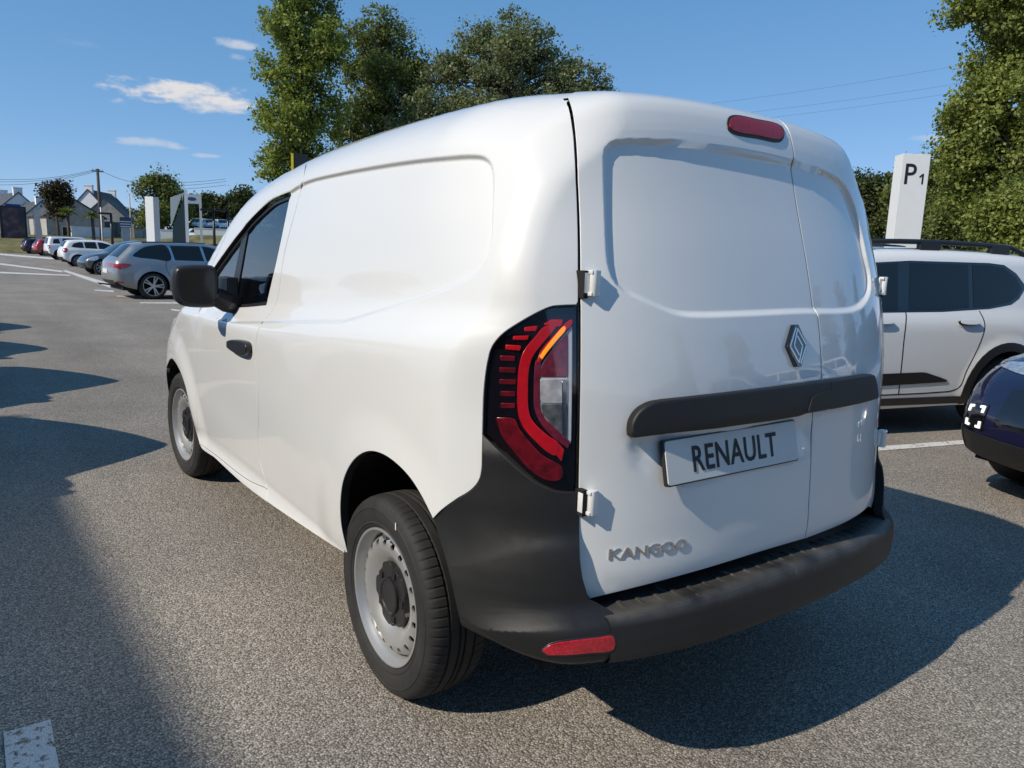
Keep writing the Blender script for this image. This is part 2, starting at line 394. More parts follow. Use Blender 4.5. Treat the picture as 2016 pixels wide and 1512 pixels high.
def van_f(x, y, z):
    ax = np.abs(x)
    wr = 1-sstep(y, -.5, .2); wf = sstep(y, 2.0, 3.2)
    yy = y-van_c(z)*(.25*x*x+1.55*np.minimum(ax, .95)**4)*wr+.22*x*x*wf
    zz = z+.055*x*x+.16*np.minimum(ax, 1)**4*(1-sstep(y, -.62, -.15))*sstep(z, 1.3, 1.6)
    d1 = van_d1(yy, zz)
    if REC['rear'] is not None:
        m = (y < -.25) & (z > .6)
        if m.any():
            q = REC['rear'](x[m], z[m]); d = np.zeros_like(x); d[m] = .014*sstep(-q, -.001, .014)
            if REC['plate'] is not None:
                p = REC['plate'](x[m], z[m]); d[m] += .015*sstep(-p, -.002, .05)*sstep(z[m], .80, .99)
            d1 = d1+d
    zs = np.where(z < .95, z, z+.068*np.clip(y-.6, -1.3, 1.3)*sstep(z, .95, 1.10)*(1-sstep(z, 1.3, 1.6)))
    w = van_w(zs)
    w = w-.030*np.clip((-.15-y)/.5, 0, 2)**2-.075*np.clip((y-2.1)/1.4, 0, 2)**2-.02*sstep(z, 1.2, 1.7)*np.clip((y-.8)/1.2, 0, 2)**1.5
    w = w-.080*sstep(z, 1.30, 1.72)*(1-sstep(y, -.60, -.10))
    for (cy, cz), amp in ((ARCH_R, .016), (ARCH_F, .024)):
        rr = np.hypot(y-cy, z-cz); w = w+amp*(1-sstep(rr, .40, .60))*sstep(z, .2, .45)
    w = w-.010*np.exp(-((y-1.3)/.55)**2-((z-.58)/.17)**2)
    if REC['side'] is not None:
        m = (z > 1.05) & (y < 2.2)
        if m.any():
            q = REC['side'](y[m], z[m]); d = np.zeros_like(w); d[m] = .013*sstep(-q, -.002, .014); w = w-d
    d2 = ax-w
    rear = 1-sstep(y, -.45, -.1); front = sstep(y, 2.2, 3.0)
    r = .115+.055*sstep(z, 1.5, 1.8)
    r = r+rear*(.05*(1-sstep(z, .95, 1.30))-.060*sstep(z, 1.0, 1.35)*(1-sstep(z, 1.58, 1.72)))+front*.14
    r = np.where(z < .55, .05+(r-.05)*sstep(z, .30, .55), r)
    return roundmax(d1, d2, r)
def van_plain(x, y, z):
    """the body without its pressed-in side panel, for the glass"""
    keep = REC['side']; REC['side'] = None; v = van_f(x, y, z); REC['side'] = keep; return v
# rear bumper
BUMP_PROFILE = catmull([(-.62, 1.05), (-.775, .95), (-.790, .86), (-.797, .80), (-.800, .755), (-.806, .725), (-.822, .700), (-.834, .665), (-.838, .62), (-.842, .585), (-.860, .560), (-.876, .545), (-.883, .525),
    (-.885, .48), (-.880, .435), (-.85, .408), (-.76, .385), (-.6, .372), (-.3, .365), (.3, .36), (.3, 1.05)], 4, closed=True)
bump_d1 = poly_sdf(BUMP_PROFILE)
bump_w = table([(.3, .885), (.36, .905), (.42, .922), (.50, .934), (.56, .934), (.62, .926), (.68, .918), (.74, .916), (.80, .919), (.92, .922), (1.1, .918)])
def bump_f(x, y, z):
    yy = y-(van_c(z)+.02)*(.36*x*x+.95*np.minimum(np.abs(x), .95)**4)
    d1 = bump_d1(yy, z+.026*np.minimum((x/.66)**2, 1.25)*sstep(z, .40, .52)*(1-sstep(z, .60, .72)))
    w = bump_w(z)-.02*np.clip((-.2-y)/.5, 0, 2)**2
    rr = np.hypot(y-ARCH_R[0], z-ARCH_R[1]); w = w+.012*(1-sstep(rr, .42, .56))
    return roundmax(d1, np.abs(x)-w, .165+0*z)
PIV = (-.60, -.45)
def side_rays(a, z):
    phi = np.maximum(0, (-.45-a)/.45); ox, oy = -np.cos(phi), -np.sin(phi)
    bx = np.where(phi > 0, PIV[0], PIV[0]); by = np.where(phi > 0, PIV[1], a)
    return np.stack([bx+ox*.8, by+oy*.8, z], 1), np.stack([-ox, -oy, 0*z], 1)
def side_inv(X):
    phi = np.arctan2(-(X[:, 1]-PIV[1]), -(X[:, 0]-PIV[0]))
    return np.stack([np.where(X[:, 1] > PIV[1], X[:, 1], PIV[1]-phi*.45), X[:, 2]], 1)
RPV = (-.30, 1.55)
def rear_rays(x, b):
    psi = np.maximum(0, (b-RPV[1])/.30); oy, oz = -np.cos(psi), np.sin(psi)
    z = np.where(psi > 0, RPV[1], b)
    return np.stack([x, RPV[0]+oy*.9, z+oz*.9], 1), np.stack([0*x, -oy, -oz], 1)
def rear_inv(X):
    psi = np.arctan2(X[:, 2]-RPV[1], -(X[:, 1]-RPV[0]))
    return np.stack([X[:, 0], np.where(X[:, 2] < RPV[1], X[:, 2], RPV[1]+psi*.30)], 1)
def roof_rays(x, y):
    return np.stack([x, y, 0*x+2.3], 1), np.stack([0*x, 0*x, 0*x-1], 1)
def band_rays_of(profile, out=.25):
    P = resample(profile, .02); n = len(P); T = np.roll(P, -2, 0)-np.roll(P, 2, 0); T /= np.linalg.norm(T, axis=1)[:, None]
    ar = 0.5*np.sum(P[:, 0]*np.roll(P[:, 1], -1)-np.roll(P[:, 0], -1)*P[:, 1]); N = np.stack([T[:, 1], -T[:, 0]], 1)*(1 if ar > 0 else -1)
    L = np.arange(n+1)*np.linalg.norm(P[1]-P[0]); Pc = np.vstack([P, P[:1]]); Nc = np.vstack([N, N[:1]])
    def rays(t, x):
        t = np.mod(t, L[-1]); p = np.stack([np.interp(t, L, Pc[:, k]) for k in (0, 1)], 1); q = np.stack([np.interp(t, L, Nc[:, k]) for k in (0, 1)], 1)
        o = p+q*out
        return np.stack([x, o[:, 0], o[:, 1]], 1), np.stack([0*x, -q[:, 0], -q[:, 1]], 1)
    def t_at(y, z): return L[np.argmin((P[:, 0]-y)**2+(P[:, 1]-z)**2)]
    rays.t_at = t_at; rays.L = L[-1]
    return rays
def px_on(f, pts, smooth=True, n=6):
    """photo pixels -> points on the surface f"""
    P = catmull(pts, n) if (smooth and len(pts) > 2) else np.asarray(pts, float)
    d = px_dir(P[:, 0], P[:, 1]); d /= np.linalg.norm(d, axis=1)[:, None]
    return trace(f, CAM+0*d, d, 90)
S = lambda pts, f=van_f, **k: side_inv(px_on(f, pts, **k))
Rr = lambda pts, f=van_f, **k: rear_inv(px_on(f, pts, **k))
def join(*segs):
    out = [np.asarray(segs[0])]
    for q in segs[1:]:
        q = np.asarray(q); out.append(q[1:] if np.linalg.norm(q[0]-out[-1][-1]) < 1e-3 else q)
    P = np.vstack(out)
    if np.linalg.norm(P[0]-P[-1]) < 1e-4: P = P[:-1]
    keep = [0]
    for i in range(1, len(P)):
        if np.linalg.norm(P[i]-P[keep[-1]]) > 1.5e-3: keep.append(i)
    return P[keep]
def inset(P, d):
    P = resample(P, .01); T = np.roll(P, -2, 0)-np.roll(P, 2, 0); T /= np.linalg.norm(T, axis=1)[:, None]+1e-9
    ar = 0.5*np.sum(P[:, 0]*np.roll(P[:, 1], -1)-np.roll(P[:, 0], -1)*P[:, 1]); N = np.stack([T[:, 1], -T[:, 0]], 1)*(1 if ar > 0 else -1)
    Q = P-N*d; sd = poly_sdf(P)
    return Q[sd(Q[:, 0], Q[:, 1]) < -d*.9]

# ---- outlines read off the photograph
PX_GAP = [(1116, 190), (1124, 215), (1131, 260), (1137, 350), (1141, 450), (1142, 560), (1142, 700), (1140, 850), (1138, 960), (1138, 1020), (1139, 1090), (1143, 1130), (1151, 1165), (1160, 1180)]
PX_LAMP_TOP = [(1140, 601), (1108, 602), (1087, 604), (1066, 612), (1025, 634), (989, 658), (971, 679), (964, 694)]
PX_LAMP_L = [(964, 694), (958, 724), (953, 768), (951, 813), (950, 855)]
PX_LAMP_B = [(950, 855), (977, 884), (1010, 917), (1049, 948), (1078, 963), (1102, 970), (1137, 971)]
PX_BUMPW = [(852, 1022), (868, 1006), (897, 985), (929, 964), (943, 946), (948, 925), (949, 900), (950, 855)]
PX_ARCH = [(685, 1094), (672, 1038), (670, 985), (677, 942), (693, 910), (711, 894), (729, 889), (751, 894), (776, 910), (804, 938), (826, 971), (852, 1022)]
PX_SILL = [(421, 900), (486, 959), (607, 1044), (685, 1094)]
PX_DOOR_R = [(603, 322), (600, 335), (593, 370), (560, 497), (541, 601), (514, 638), (505, 663), (503, 705), (508, 767), (509, 822), (507, 863), (511, 905), (522, 945), (527, 965)]
PX_ARCHF = [(330, 716), (334, 708), (338, 706), (344, 712), (355, 732), (365, 761), (376, 811), (387, 853), (393, 874)]
PX_REC_REAR = [(1187, 306), (1191, 288), (1203, 278), (1223, 274), (1268, 273), (1338, 277), (1407, 286), (1477, 298), (1553, 314), (1610, 331), (1645, 346), (1664, 364), (1680, 396), (1697, 455), (1708, 507), (1716, 549),
    (1713, 585), (1698, 606), (1676, 615), (1581, 617), (1477, 622), (1372, 625), (1338, 622), (1310, 613), (1268, 594), (1227, 575), (1206, 552), (1195, 517), (1191, 455), (1188, 368)]
PX_REC_SIDE = [(566, 378), (602, 356), (660, 341), (720, 329), (800, 316), (870, 308), (935, 304), (957, 309), (969, 325), (972, 355), (970, 420), (967, 470), (958, 510), (938, 540), (900, 560), (850, 582), (800, 597)]
X = px_on(van_f, PX_REC_REAR, n=3); REC_R = X[:, [0, 2]]
X = px_on(van_f, PX_REC_SIDE, n=3); REC_S = X[:, [1, 2]]
REC_S = np.vstack([REC_S, [(.3, 1.16), (2.0, 1.0), (2.15, 1.10), (1.9, 1.30), (1.55, 1.50), (1.25, 1.60)]])
PX_PLATE_POCKET = [(1236, 850), (1232, 890), (1240, 925), (1262, 955), (1300, 975), (1400, 985), (1560, 960), (1600, 900), (1592, 815), (1400, 822)]
X = px_on(van_f, PX_PLATE_POCKET, n=4); REC_P = X[:, [0, 2]]
REC['side'] = poly_sdf(resample(REC_S, .02)); REC['rear'] = poly_sdf(resample(REC_R, .02)); REC['plate'] = poly_sdf(resample(REC_P, .02))

def edge_points(P, offs=(0, .004, .008, .012, .017, .026)):
    P = resample(P, .010); T = np.roll(P, -1, 0)-np.roll(P, 1, 0); T /= np.linalg.norm(T, axis=1)[:, None]+1e-9; N = np.stack([T[:, 1], -T[:, 0]], 1)
    return np.vstack([P+N*o for o in offs]+[P-N*o for o in offs if o])

LEDGE = np.array([(a, zz-.068*np.clip(a-.6, -1.3, 1.3)) for a in np.arange(-.85, 2.2, .024) for zz in np.arange(1.085, 1.235, .012)])
def build_van():
    V = empty('delivery_van', (0, 0, 0), label='white panel delivery van parked in the foreground with closed twin rear doors', cat='van')
    # roof seam
    gap = px_on(van_f, PX_GAP, n=4); gap_s = S([(u-4.0, v) for u, v in PX_GAP], n=4); gap_r = rear_inv(gap)
    bt = 1.55+math.radians(74)*.30; xt = gap_r[0, 0]
    edge_up = catmull([(xt+.10, bt), (xt+.045, bt-.012), (xt+.016, bt-.04), tuple(gap_r[0])], 5)       # door corner rolling over on to the roof
    g0 = px_on(van_f, [(PX_GAP[0][0]-4.0, PX_GAP[0][1]), (PX_GAP[0][0], PX_GAP[0][1])], smooth=False)[0]; ys = g0[1]+(1.50-g0[1])*np.linspace(0, 1, 60)**1.6
    xs = -(.665+.080*sstep(ys, .15, .95)-.045*np.clip((ys-.8)/.9, 0, 1)**2); kk = np.exp(-(ys-g0[1])/.022); xs = xs*(1-kk)+g0[0]*kk
    O, D = roof_rays(xs, ys); SEAM = trace(van_f, O, D); SEAM[0] = g0; seam_s = side_inv(SEAM); seam_s[0] = gap_s[0]          # rear -> front
    O, D = rear_rays(edge_up[:, 0], edge_up[:, 1]); EU = trace(van_f, O, D)
    # the corner above the last visible bit of the gap
    top_corner = SEAM[:1]
    k0 = np.argmin(np.abs(gap[:, 2]-1.70)); 
    gap_s_up = gap_s                                                # top -> bottom
    lamp_top = S(PX_LAMP_TOP); lamp_l = S(PX_LAMP_L); lamp_b = S(PX_LAMP_B)
    bw = S(PX_BUMPW); arch = S(PX_ARCH); sill = S(PX_SILL); door_r = S(PX_DOOR_R)
    iz = np.argmin(np.abs(gap_s_up[:, 1]-lamp_top[0, 1])); gap_upper = gap_s_up[:iz]         # above the lamp
    lamp_top[0] = gap_s_up[iz]
    # seam between rear corner and door
    jd = np.argmin(np.abs(seam_s[:, 0]-door_r[0, 0])); seam_rear = seam_s[:jd+1]; seam_door = seam_s[jd:]
    door_r[0] = seam_rear[-1]
    sill_k = np.argmin(np.abs(sill[:, 0]-door_r[-1, 0])); 
    sill_rear = sill[sill_k:]; sill_front = sill[:sill_k+1]
    low = np.array([[sill[sill_k, 0], sill[sill_k, 1]]])
    poly = join(seam_rear, door_r, low, sill_rear[1:], arch, bw[1:], lamp_l[::-1], lamp_top[::-1][1:], gap_upper[::-1])
    for mir in (False, True):
        if not mir:
            panel('side_panel', [poly], side_rays, van_f, WHITE, V, h=.028, hb=.012, extra=np.vstack([edge_points(REC_S), LEDGE]), flange=.03, gap=.0035)
        else:
            panel('side_panel', [poly], side_rays, van_f, WHITE, V, h=.05, hb=.02, flange=.03, mirror=True)
    # ---- front door
    archf = S(PX_ARCHF); front_gap = S([(391, 612), (384, 660), (383, 720), (385, 790), (393, 874)])
    crease = S([(393, 874), (420, 893), (486, 944), (527, 963)]); 
    k = np.argmin(np.abs(door_r[:, 1]-crease[-1, 1])); crease[-1] = door_r[-1]
    # rear edge, seam forward, down the A pillar, front gap, crease
    pil = np.array([seam_door[-1], (1.80, 1.50), (2.10, 1.285), (2.22, 1.205)])
    fg = np.vstack([[(2.235, 1.15)], front_gap[1:]])
    hole = S([(572, 379), (548, 388), (527, 402), (501, 424), (480, 448), (462, 470), (440, 500), (420, 529), (405, 556), (396, 598)], n=5)
    hole_b = S([(396, 598), (443, 604), (480, 604), (524, 600)], n=5); hole_r = S([(524, 600), (548, 495), (572, 379)], n=8)
    HOLE = join(hole, hole_b[1:], hole_r[1:])
    dpoly = join(door_r[::-1], seam_door[1:], pil[1:], fg, crease[1:])
    GL = inset(HOLE, .016); GL2 = inset(HOLE, .009)
    s1 = S([(527, 963), (486, 944), (420, 893), (393, 874)]); s1[0] = door_r[-1]
    sp = join(s1, S([(393, 874), (398, 884), (421, 900)]), sill_front[1:])
    for mir in (False, True):
        q = dict(mirror=mir); hq = .03 if not mir else .05
        d = panel('front_door', [dpoly, HOLE], side_rays, van_f, WHITE, V, h=hq, hb=.012 if not mir else .02, flange=.03, gap=.0035, extra=np.vstack([edge_points(REC_S), LEDGE]), **q)
        panel('window_seal', [HOLE, GL], side_rays, van_plain, BLACKS, d, h=.03, off=-.018, flange=.012, gap=.001, **q)
        panel('window', [GL2], side_rays, van_plain, GLASS, d, h=.05, off=-.025, flange=0, gap=.0, **q)
        bar = S([(470, 456), (481, 446), (457, 603), (444, 604)], smooth=False)
        panel('window_bar', [bar], side_rays, van_plain, BLACKS, d, h=.03, off=-.020, flange=.01, gap=0, **q)
        # recess bowl and handle
        hc = px_on(van_f, [(478, 682), (480, 684)], smooth=False)[0]
        hp = S([(458, 673), (466, 671), (484, 673), (493, 677), (496, 686), (492, 696), (478, 694), (466, 688), (458, 682)], n=4)
        panel('handle', [hp], side_rays, van_f, BLACKS, d, h=.02, hb=.008, off=.028, flange=.03, gap=0, bev=.006, **q)
        panel('sill', [sp], side_rays, van_f, WHITE, V, h=.04, hb=.015, flange=.03, **q)
    # ---- roof, windscreen, bonnet, nose
    xm = np.linspace(EU[0, 0], -EU[0, 0], 30)[1:-1]; O, D = rear_rays(xm, 0*xm+bt); EM_ = trace(van_f, O, D)
    rear_b = np.vstack([EM_[::-1, :2], EU[:, :2]])
    roof = np.vstack([np.stack([xs, ys], 1), np.stack([-xs[::-1], ys[::-1]], 1), (EU*[-1, 1, 1])[::-1, :2], rear_b])
    panel('roof', [roof], roof_rays, van_f, WHITE, V, h=.05, hb=.02, flange=0, gap=-.007, off=-.0022)
    for xr in (-.42, -.14, .14, .42):                                        # pressed roof ribs
        MBr = MB(); yy = np.linspace(-.35, 1.0, 14); rows = []
        for dx, dz in ((-.05, -.004), (-.03, .008), (.03, .008), (.05, -.004)):
            O, D = roof_rays(0*yy+xr+dx, yy); rows.append(trace(van_f, O, D)+[0, 0, dz])
        Vv = np.vstack(rows); n = len(yy); Ff = [(r*n+i, r*n+i+1, (r+1)*n+i+1, (r+1)*n+i) for r in range(3) for i in range(n-1)]
        MBr.add(Vv, Ff).obj('roof_rib', WHITE, V, smooth=True)
    BR = band_rays_of(VAN_PROFILE, .12)
    t_ws0 = BR.t_at(1.50, 1.75); t_ws1 = BR.t_at(2.52, 1.245); t_hd1 = BR.t_at(3.33, 1.01); t_nb = BR.t_at(3.55, .30); t_up = BR.t_at(3.57, .66)
    def band(name, t0, t1, xf, m, h=.06, **k):
        ts = np.linspace(t0, t1, 24); x = np.array([xf((t-t0)/(t1-t0)) for t in ts])
        return panel(name, [np.vstack([np.stack([ts, x], 1), np.stack([ts[::-1], -x[::-1]], 1)])], BR, van_f, m, V, h=h, hb=.03, **k)
    band('windscreen', t_ws0+.03, t_ws1, lambda u: .66+.06*u, GLASS, flange=.0)
    band('bonnet', t_ws1+.005, t_hd1, lambda u: .70-.03*u, WHITE)
    band('nose_panel', t_hd1+.004, t_up, lambda u: .66, WHITE)
    gr = band('front_bumper', t_up+.004, t_nb, lambda u: .66, BLACKP)
    band('grille', t_hd1+.03, t_hd1+.13, lambda u: .40, GLOSSB, off=.012)
    # A pillars
    for mir in (False, True):
        tt = np.linspace(t_ws0+.03, t_ws1, 16); O, D = BR(tt, -(.665+.06*np.linspace(0, 1, 16))); A = trace(van_f, O, D)
        pf = np.vstack([np.array([seam_door[-1]]), side_inv(A), [(2.42, 1.18), (2.24, 1.14)], pil[::-1][:-1]])
        panel('pillar', [join(pf)], side_rays, van_f, WHITE, V, h=.05, hb=.02, mirror=mir)
        # front wing
        tn = np.linspace(t_ws1+.01, t_up, 22); xn = -(.705-.04*np.linspace(0, 1, 22)); O, D = BR(tn, xn); Nn = side_inv(trace(van_f, O, D))
        fa = archf[::-1]
        wing = join(np.array([(2.245, 1.135), (2.44, 1.172)]), Nn, np.array([(3.17, .62), (3.06, .62)]), archf, fg[::-1][1:-1])
        panel('front_wing', [wing], side_rays, van_f, WHITE, V, h=.04, hb=.015, flange=.03, mirror=mir)
        O, D = BR(np.linspace(t_up+.01, t_nb, 12), np.full(12, -.665)); Nb = side_inv(trace(van_f, O, D))
        fbp = join(np.array([(3.06, .60), (3.17, .60)]), Nb, np.array([(3.08, .27), (3.09, .45)]))
        panel('bumper_corner', [fbp], side_rays, van_f, BLACKP, V, h=.05, hb=.02, mirror=mir)
        hl = np.array([(3.02, .93), (3.2, .955), (3.32, .93), (3.34, .83), (3.25, .80), (3.12, .83)])
        panel('headlight', [catmull(hl, 4, True)], side_rays, van_f, LAMPC, V, h=.03, off=.006, mirror=mir)
    # ---- rear doors
    up = px_on(van_f, [(1621, 752), (1620, 700), (1612, 650), (1602, 595), (1577, 455), (1557, 330), (1552, 295), (1548, 262), (1544, 241)], n=3); lo = px_on(van_f, [(1588, 1060), (1598, 975), (1597, 900), (1591, 845), (1589, 800)], n=3)
    x_up = float(np.median(up[:, 0])); x_lo = float(np.median(lo[:, 0])); zb = float(np.mean(up[:1, 2])+np.mean(lo[-1:, 2]))/2
    print('door split', x_up, x_lo, zb, np.round(up[:, 0], 3), np.round(lo[:, 0], 3))
    bot = Rr([(1160, 1180), (1230, 1163), (1300, 1145), (1400, 1117), (1500, 1086), (1588, 1060)])
    left_edge = np.vstack([edge_up, gap_r[1:]])
    zc = bot[:, 1].mean()
    lp = join(left_edge, bot[1:-1], np.array([(x_lo, bot[-1, 1]), (x_lo, zb), (x_up, zb), (x_up, bt)]))
    redge = left_edge*[-1, 1]
    rp = join(np.array([(x_up+.001, bt), (x_up+.001, zb), (x_lo+.001, zb), (x_lo+.001, bot[-1, 1])]), np.array([(.35, bot[-1, 1]+.004), (.55, bot[-1, 1]+.012)]), redge[::-1])
    ex = edge_points(REC_R)
    DL = panel('rear_door', [lp], rear_rays, van_f, WHITE, V, h=.028, hb=.012, flange=.035, gap=.0035, extra=ex, label='wide left rear door with number plate')
    DR = panel('rear_door', [rp], rear_rays, van_f, WHITE, V, h=.028, hb=.012, flange=.035, gap=.003, extra=ex, label='narrow right rear door')
    # black grip bar across both doors
    barL = Rr([(1238, 852), (1240, 830), (1252, 810), (1275, 796), (1300, 791)], n=4)
    bu = Rr([(1300, 791), (1400, 780), (1500, 768), (1560, 760)], n=4); bl = Rr([(1560, 810), (1500, 818), (1400, 831), (1300, 844), (1238, 852)], n=4)
    zt = lambda x: np.interp(x, bu[:, 0], bu[:, 1]); 
    ztop = bu[-1, 1]; zbot = bl[0, 1]
    pocket = [(x_lo-.075, zbot), (x_lo-.055, zbot+.035), (x_lo-.03, zbot+.046), (x_up-.004, zbot+.050), (x_up-.004, zbot)]
    pl = join(barL, bu, np.array([(x_up-.002, ztop), (x_up-.002, zbot)]), bl)
    panel('grip_bar', [pl], rear_rays, van_f, BLACKP, DL, h=.03, hb=.010, off=.030, flange=.045, gap=.001, bev=.008)
    panel('release_handle', [np.array(pocket)], rear_rays, van_f, BLACKP, DL, h=.03, hb=.008, off=.0335, flange=.006, gap=.0, bev=.001)
    pr = np.array([(x_up+.003, ztop), (.20, ztop), (.30, ztop), (.42, ztop-.001), (.445, ztop-.006), (.463, ztop-.03), (.478, zbot+.004), (.474, zbot), (.3, zbot), (x_up+.003, zbot)])
    panel('grip_bar', [pr], rear_rays, van_f, BLACKP, DR, h=.03, hb=.010, off=.030, flange=.045, gap=.001, bev=.008)
    # high brake light
    bl_ = Rr([(1432, 243), (1436, 231), (1448, 228), (1490, 236), (1530, 245), (1541, 254), (1542, 270), (1534, 279), (1490, 272), (1446, 264), (1434, 256), (1432, 243)], n=4)[:-1]
    b0 = panel('brake_light', [bl_], rear_rays, van_f, BLACKS, DL, h=.03, hb=.008, off=.003, flange=.008, gap=.0)
    panel('brake_lens', [inset(bl_, .006)], rear_rays, van_f, mat('brake_lens_red', (.30, .010, .016), .3, coat=.25, vary=.25, scale=90), b0, h=.03, hb=.008, off=.006, flange=.004, gap=.0)
    # number plate
    c = px_on(van_f, [(1445, 888), (1446, 888)], smooth=False)[0]; n = gradient(van_f, c[None])[0]; n[2] += .04; n /= np.linalg.norm(n)
    def frame_at(px, lift=0.0, roll=0.0):
        c = px_on(van_f, [px, (px[0]+1, px[1])], smooth=False)[0]; n = gradient(van_f, c[None])[0]
        return c+n*lift, n
    rt = np.array([1., 0, 0]); rt -= n*np.dot(rt, n); rt /= np.linalg.norm(rt); up_ = np.cross(n, rt); up_ *= np.sign(up_[2])
    pc = c+n*.008
    rr = lambda w, h, r=.008: [(sx*(w/2-r)+r*math.cos(a), sy*(h/2-r)+r*math.sin(a)) for sx, sy, a0 in ((1, 1, 0), (-1, 1, 1), (-1, -1, 2), (1, -1, 3)) for a in [math.pi/2*(a0+q/4) for q in range(5)]]
    npl = MB().prism(rr(.52, .112), -.006, .0, (pc, rt, up_, n)).obj('number_plate', PLATE, DL, bevel=.0012)
    tv, tf = text_mesh('RENAULT', .078, .0004, .0011, 1.0, 1.06)
    s_ = .335/np.ptp(tv[:, 0]); h_ = .068/np.ptp(tv[:, 1])
    TV = [pc+n*(.0012+z)+rt*x*s_+up_*y*h_ for x, y, z in tv]
    mesh_obj('plate_lettering', TV, tf, INK, npl)
    fr = MB().prism(rr(.527, .119), -.014, -.003, (pc, rt, up_, n)).obj('plate_surround', BLACKS, npl)
    # model lettering
    c2, n2 = frame_at((1281, 1082), .003); rt2 = np.array([1., 0, 0]); rt2 -= n2*np.dot(rt2, n2); rt2 /= np.linalg.norm(rt2); up2 = np.cross(n2, rt2); up2 *= np.sign(up2[2])
    tv, tf = text_mesh('KANGOO', .05, .0022, .0006, 1.0, 1.05); s_ = .228/np.ptp(tv[:, 0]); h_ = .028/np.ptp(tv[:, 1])
    KP = np.array([c2+rt2*(x*s_+.06*y)+up2*y*h_ for x, y, z in tv]); O, D = rear_rays(KP[:, 0], KP[:, 2]); KS = trace(van_f, O, D); KN = gradient(van_f, KS)     # letters follow the door skin
    mesh_obj('model_lettering', KS+KN*(tv[:, 2:3]*.7+.0017), tf, CHROME, DL)
    # diamond emblem
    c3, n3 = frame_at((1564, 681), .0); rt3 = np.array([1., 0, 0]); rt3 -= n3*np.dot(rt3, n3); rt3 /= np.linalg.norm(rt3); up3 = np.cross(n3, rt3); up3 *= np.sign(up3[2])
    dia = lambda w, h, t=.22: [(-w*t, h), (w*t, h), (w, 0), (w*t, -h), (-w*t, -h), (-w, 0)]
    EM = MB().prism(dia(.0475, .0605), -.012, .012, (c3, rt3, up3, n3)).obj('emblem', GLOSSB, DL, bevel=.002)
    lines = MB(); fr3 = (c3, rt3, up3, n3)
    def stroke(a, b, w=.0027):
        a = np.array(a); b = np.array(b); d = (b-a)/np.linalg.norm(b-a); q = np.array([-d[1], d[0]])*w
        lines.prism([tuple(a-q), tuple(b-q), tuple(b+q), tuple(a+q)], .0105, .0130, fr3)
    W_, H_ = .0395, .0510
    stroke((-.006, H_), (-W_, 0)); stroke((-W_, 0), (-.002, -H_+.002)); stroke((-.002, -H_+.002), (.0200, -.001))
    stroke((.006, -H_), (W_, 0)); stroke((W_, 0), (.002, H_-.002)); stroke((.002, H_-.002), (-.0200, .001))
    stroke((-.0200, .001), (.002, -.028)); stroke((.0200, -.001), (-.002, .028))
    lines.obj('emblem_lines', CHROME, EM)
    # hinges
    for (hx, hz, mid) in ((-1, 1.337, 0), (1, 1.337, 1), (-1, .81, 2), (1, .81, 3)):
        xx = .735 if hz > 1 else .725
        gx = abs(np.interp(-hz, -gap[:, 2], gap[:, 0])); xx = gx-.026
        O, D = rear_rays(np.array([hx*xx]), np.array([hz])); q = trace(van_f, O, D)[0]; nn = gradient(van_f, q[None])[0]
        b = MB(); ctr = q+nn*.018
        b.lathe([(.0, -.031), (.0105, -.031), (.0105, .031), (.0, .031)], 14, 'z', tuple(ctr)); 
        b.box(tuple(ctr+np.array([-hx*.012, .012, 0])), (.024, .020, .052)); b.box(tuple(ctr+np.array([hx*.014, .016, 0])), (.020, .018, .050))
        b.box(tuple(ctr+np.array([-hx*.002, .003, .026])), (.028, .020, .009)); b.box(tuple(ctr+np.array([-hx*.002, .003, -.026])), (.028, .020, .009))
        auto_smooth(b.obj('hinge', WHITE, DL if hx < 0 else DR, bevel=.0018))
        MB().box(tuple(q+np.array([hx*.024, .006, 0])), (.014, .03, .066)).obj('hinge_recess', DARK, DL if hx < 0 else DR)
    # ---- tail lights
    gl = gap_s_up[iz:]; kz = np.argmin(np.abs(gl[:, 1]-lamp_b[-1, 1])); lamp_right = gl[:kz+1]
    LP = join(lamp_right, lamp_b[::-1][1:], lamp_l[::-1][1:], lamp_top[::-1][1:])
    def lpx(pts, n=4, sm=True): return S(pts, n=n, smooth=sm)
    def z2p(pts): return [(900+x/3.361, 560+y/3.361) for x, y in pts]
    cshape = z2p([(650, 285), (585, 280), (520, 350), (440, 450), (410, 560), (400, 700), (405, 860), (440, 950), (520, 1040), (600, 1110), (650, 1130), (668, 1060), (600, 1010), (510, 930), (470, 860), (462, 700), (470, 560), (500, 470), (570, 380)])
    cshape2 = z2p([(655, 1125), (690, 1170), (705, 1100), (672, 1062)])
    top_red = z2p([(580, 262), (625, 236), (700, 236), (690, 268), (640, 280)])
    inner = z2p([(735, 1085), (620, 1000), (540, 900), (512, 820), (510, 700), (515, 580), (525, 510), (548, 500), (545, 600), (540, 700), (545, 830), (575, 890), (650, 960), (745, 1045)])
    amber = z2p([(552, 478), (575, 440), (650, 345), (712, 280), (716, 298), (660, 365), (598, 440), (562, 490)])
    ared = z2p([(536, 505), (560, 440), (650, 335), (735, 248), (760, 236), (762, 258), (695, 328), (605, 430), (560, 498), (536, 520)])
    frame = z2p([(765, 275), (755, 1055), (735, 1040), (600, 930), (552, 850), (545, 700), (556, 560), (580, 510), (680, 380)])
    mar = z2p([(733, 330), (733, 610), (556, 610), (566, 545), (600, 490), (670, 400)])
    clr = z2p([(733, 630), (733, 785), (555, 785), (550, 700), (553, 635)])
    clr2 = z2p([(733, 800), (727, 1020), (640, 945), (570, 865), (556, 800)])
    strip = z2p([(722, 640), (722, 1015), (702, 1000), (702, 640)])
    ref = z2p([(250, 890), (370, 900), (400, 960), (480, 1060), (560, 1140), (690, 1220), (685, 1290), (600, 1300), (480, 1230), (380, 1120), (290, 1010)])
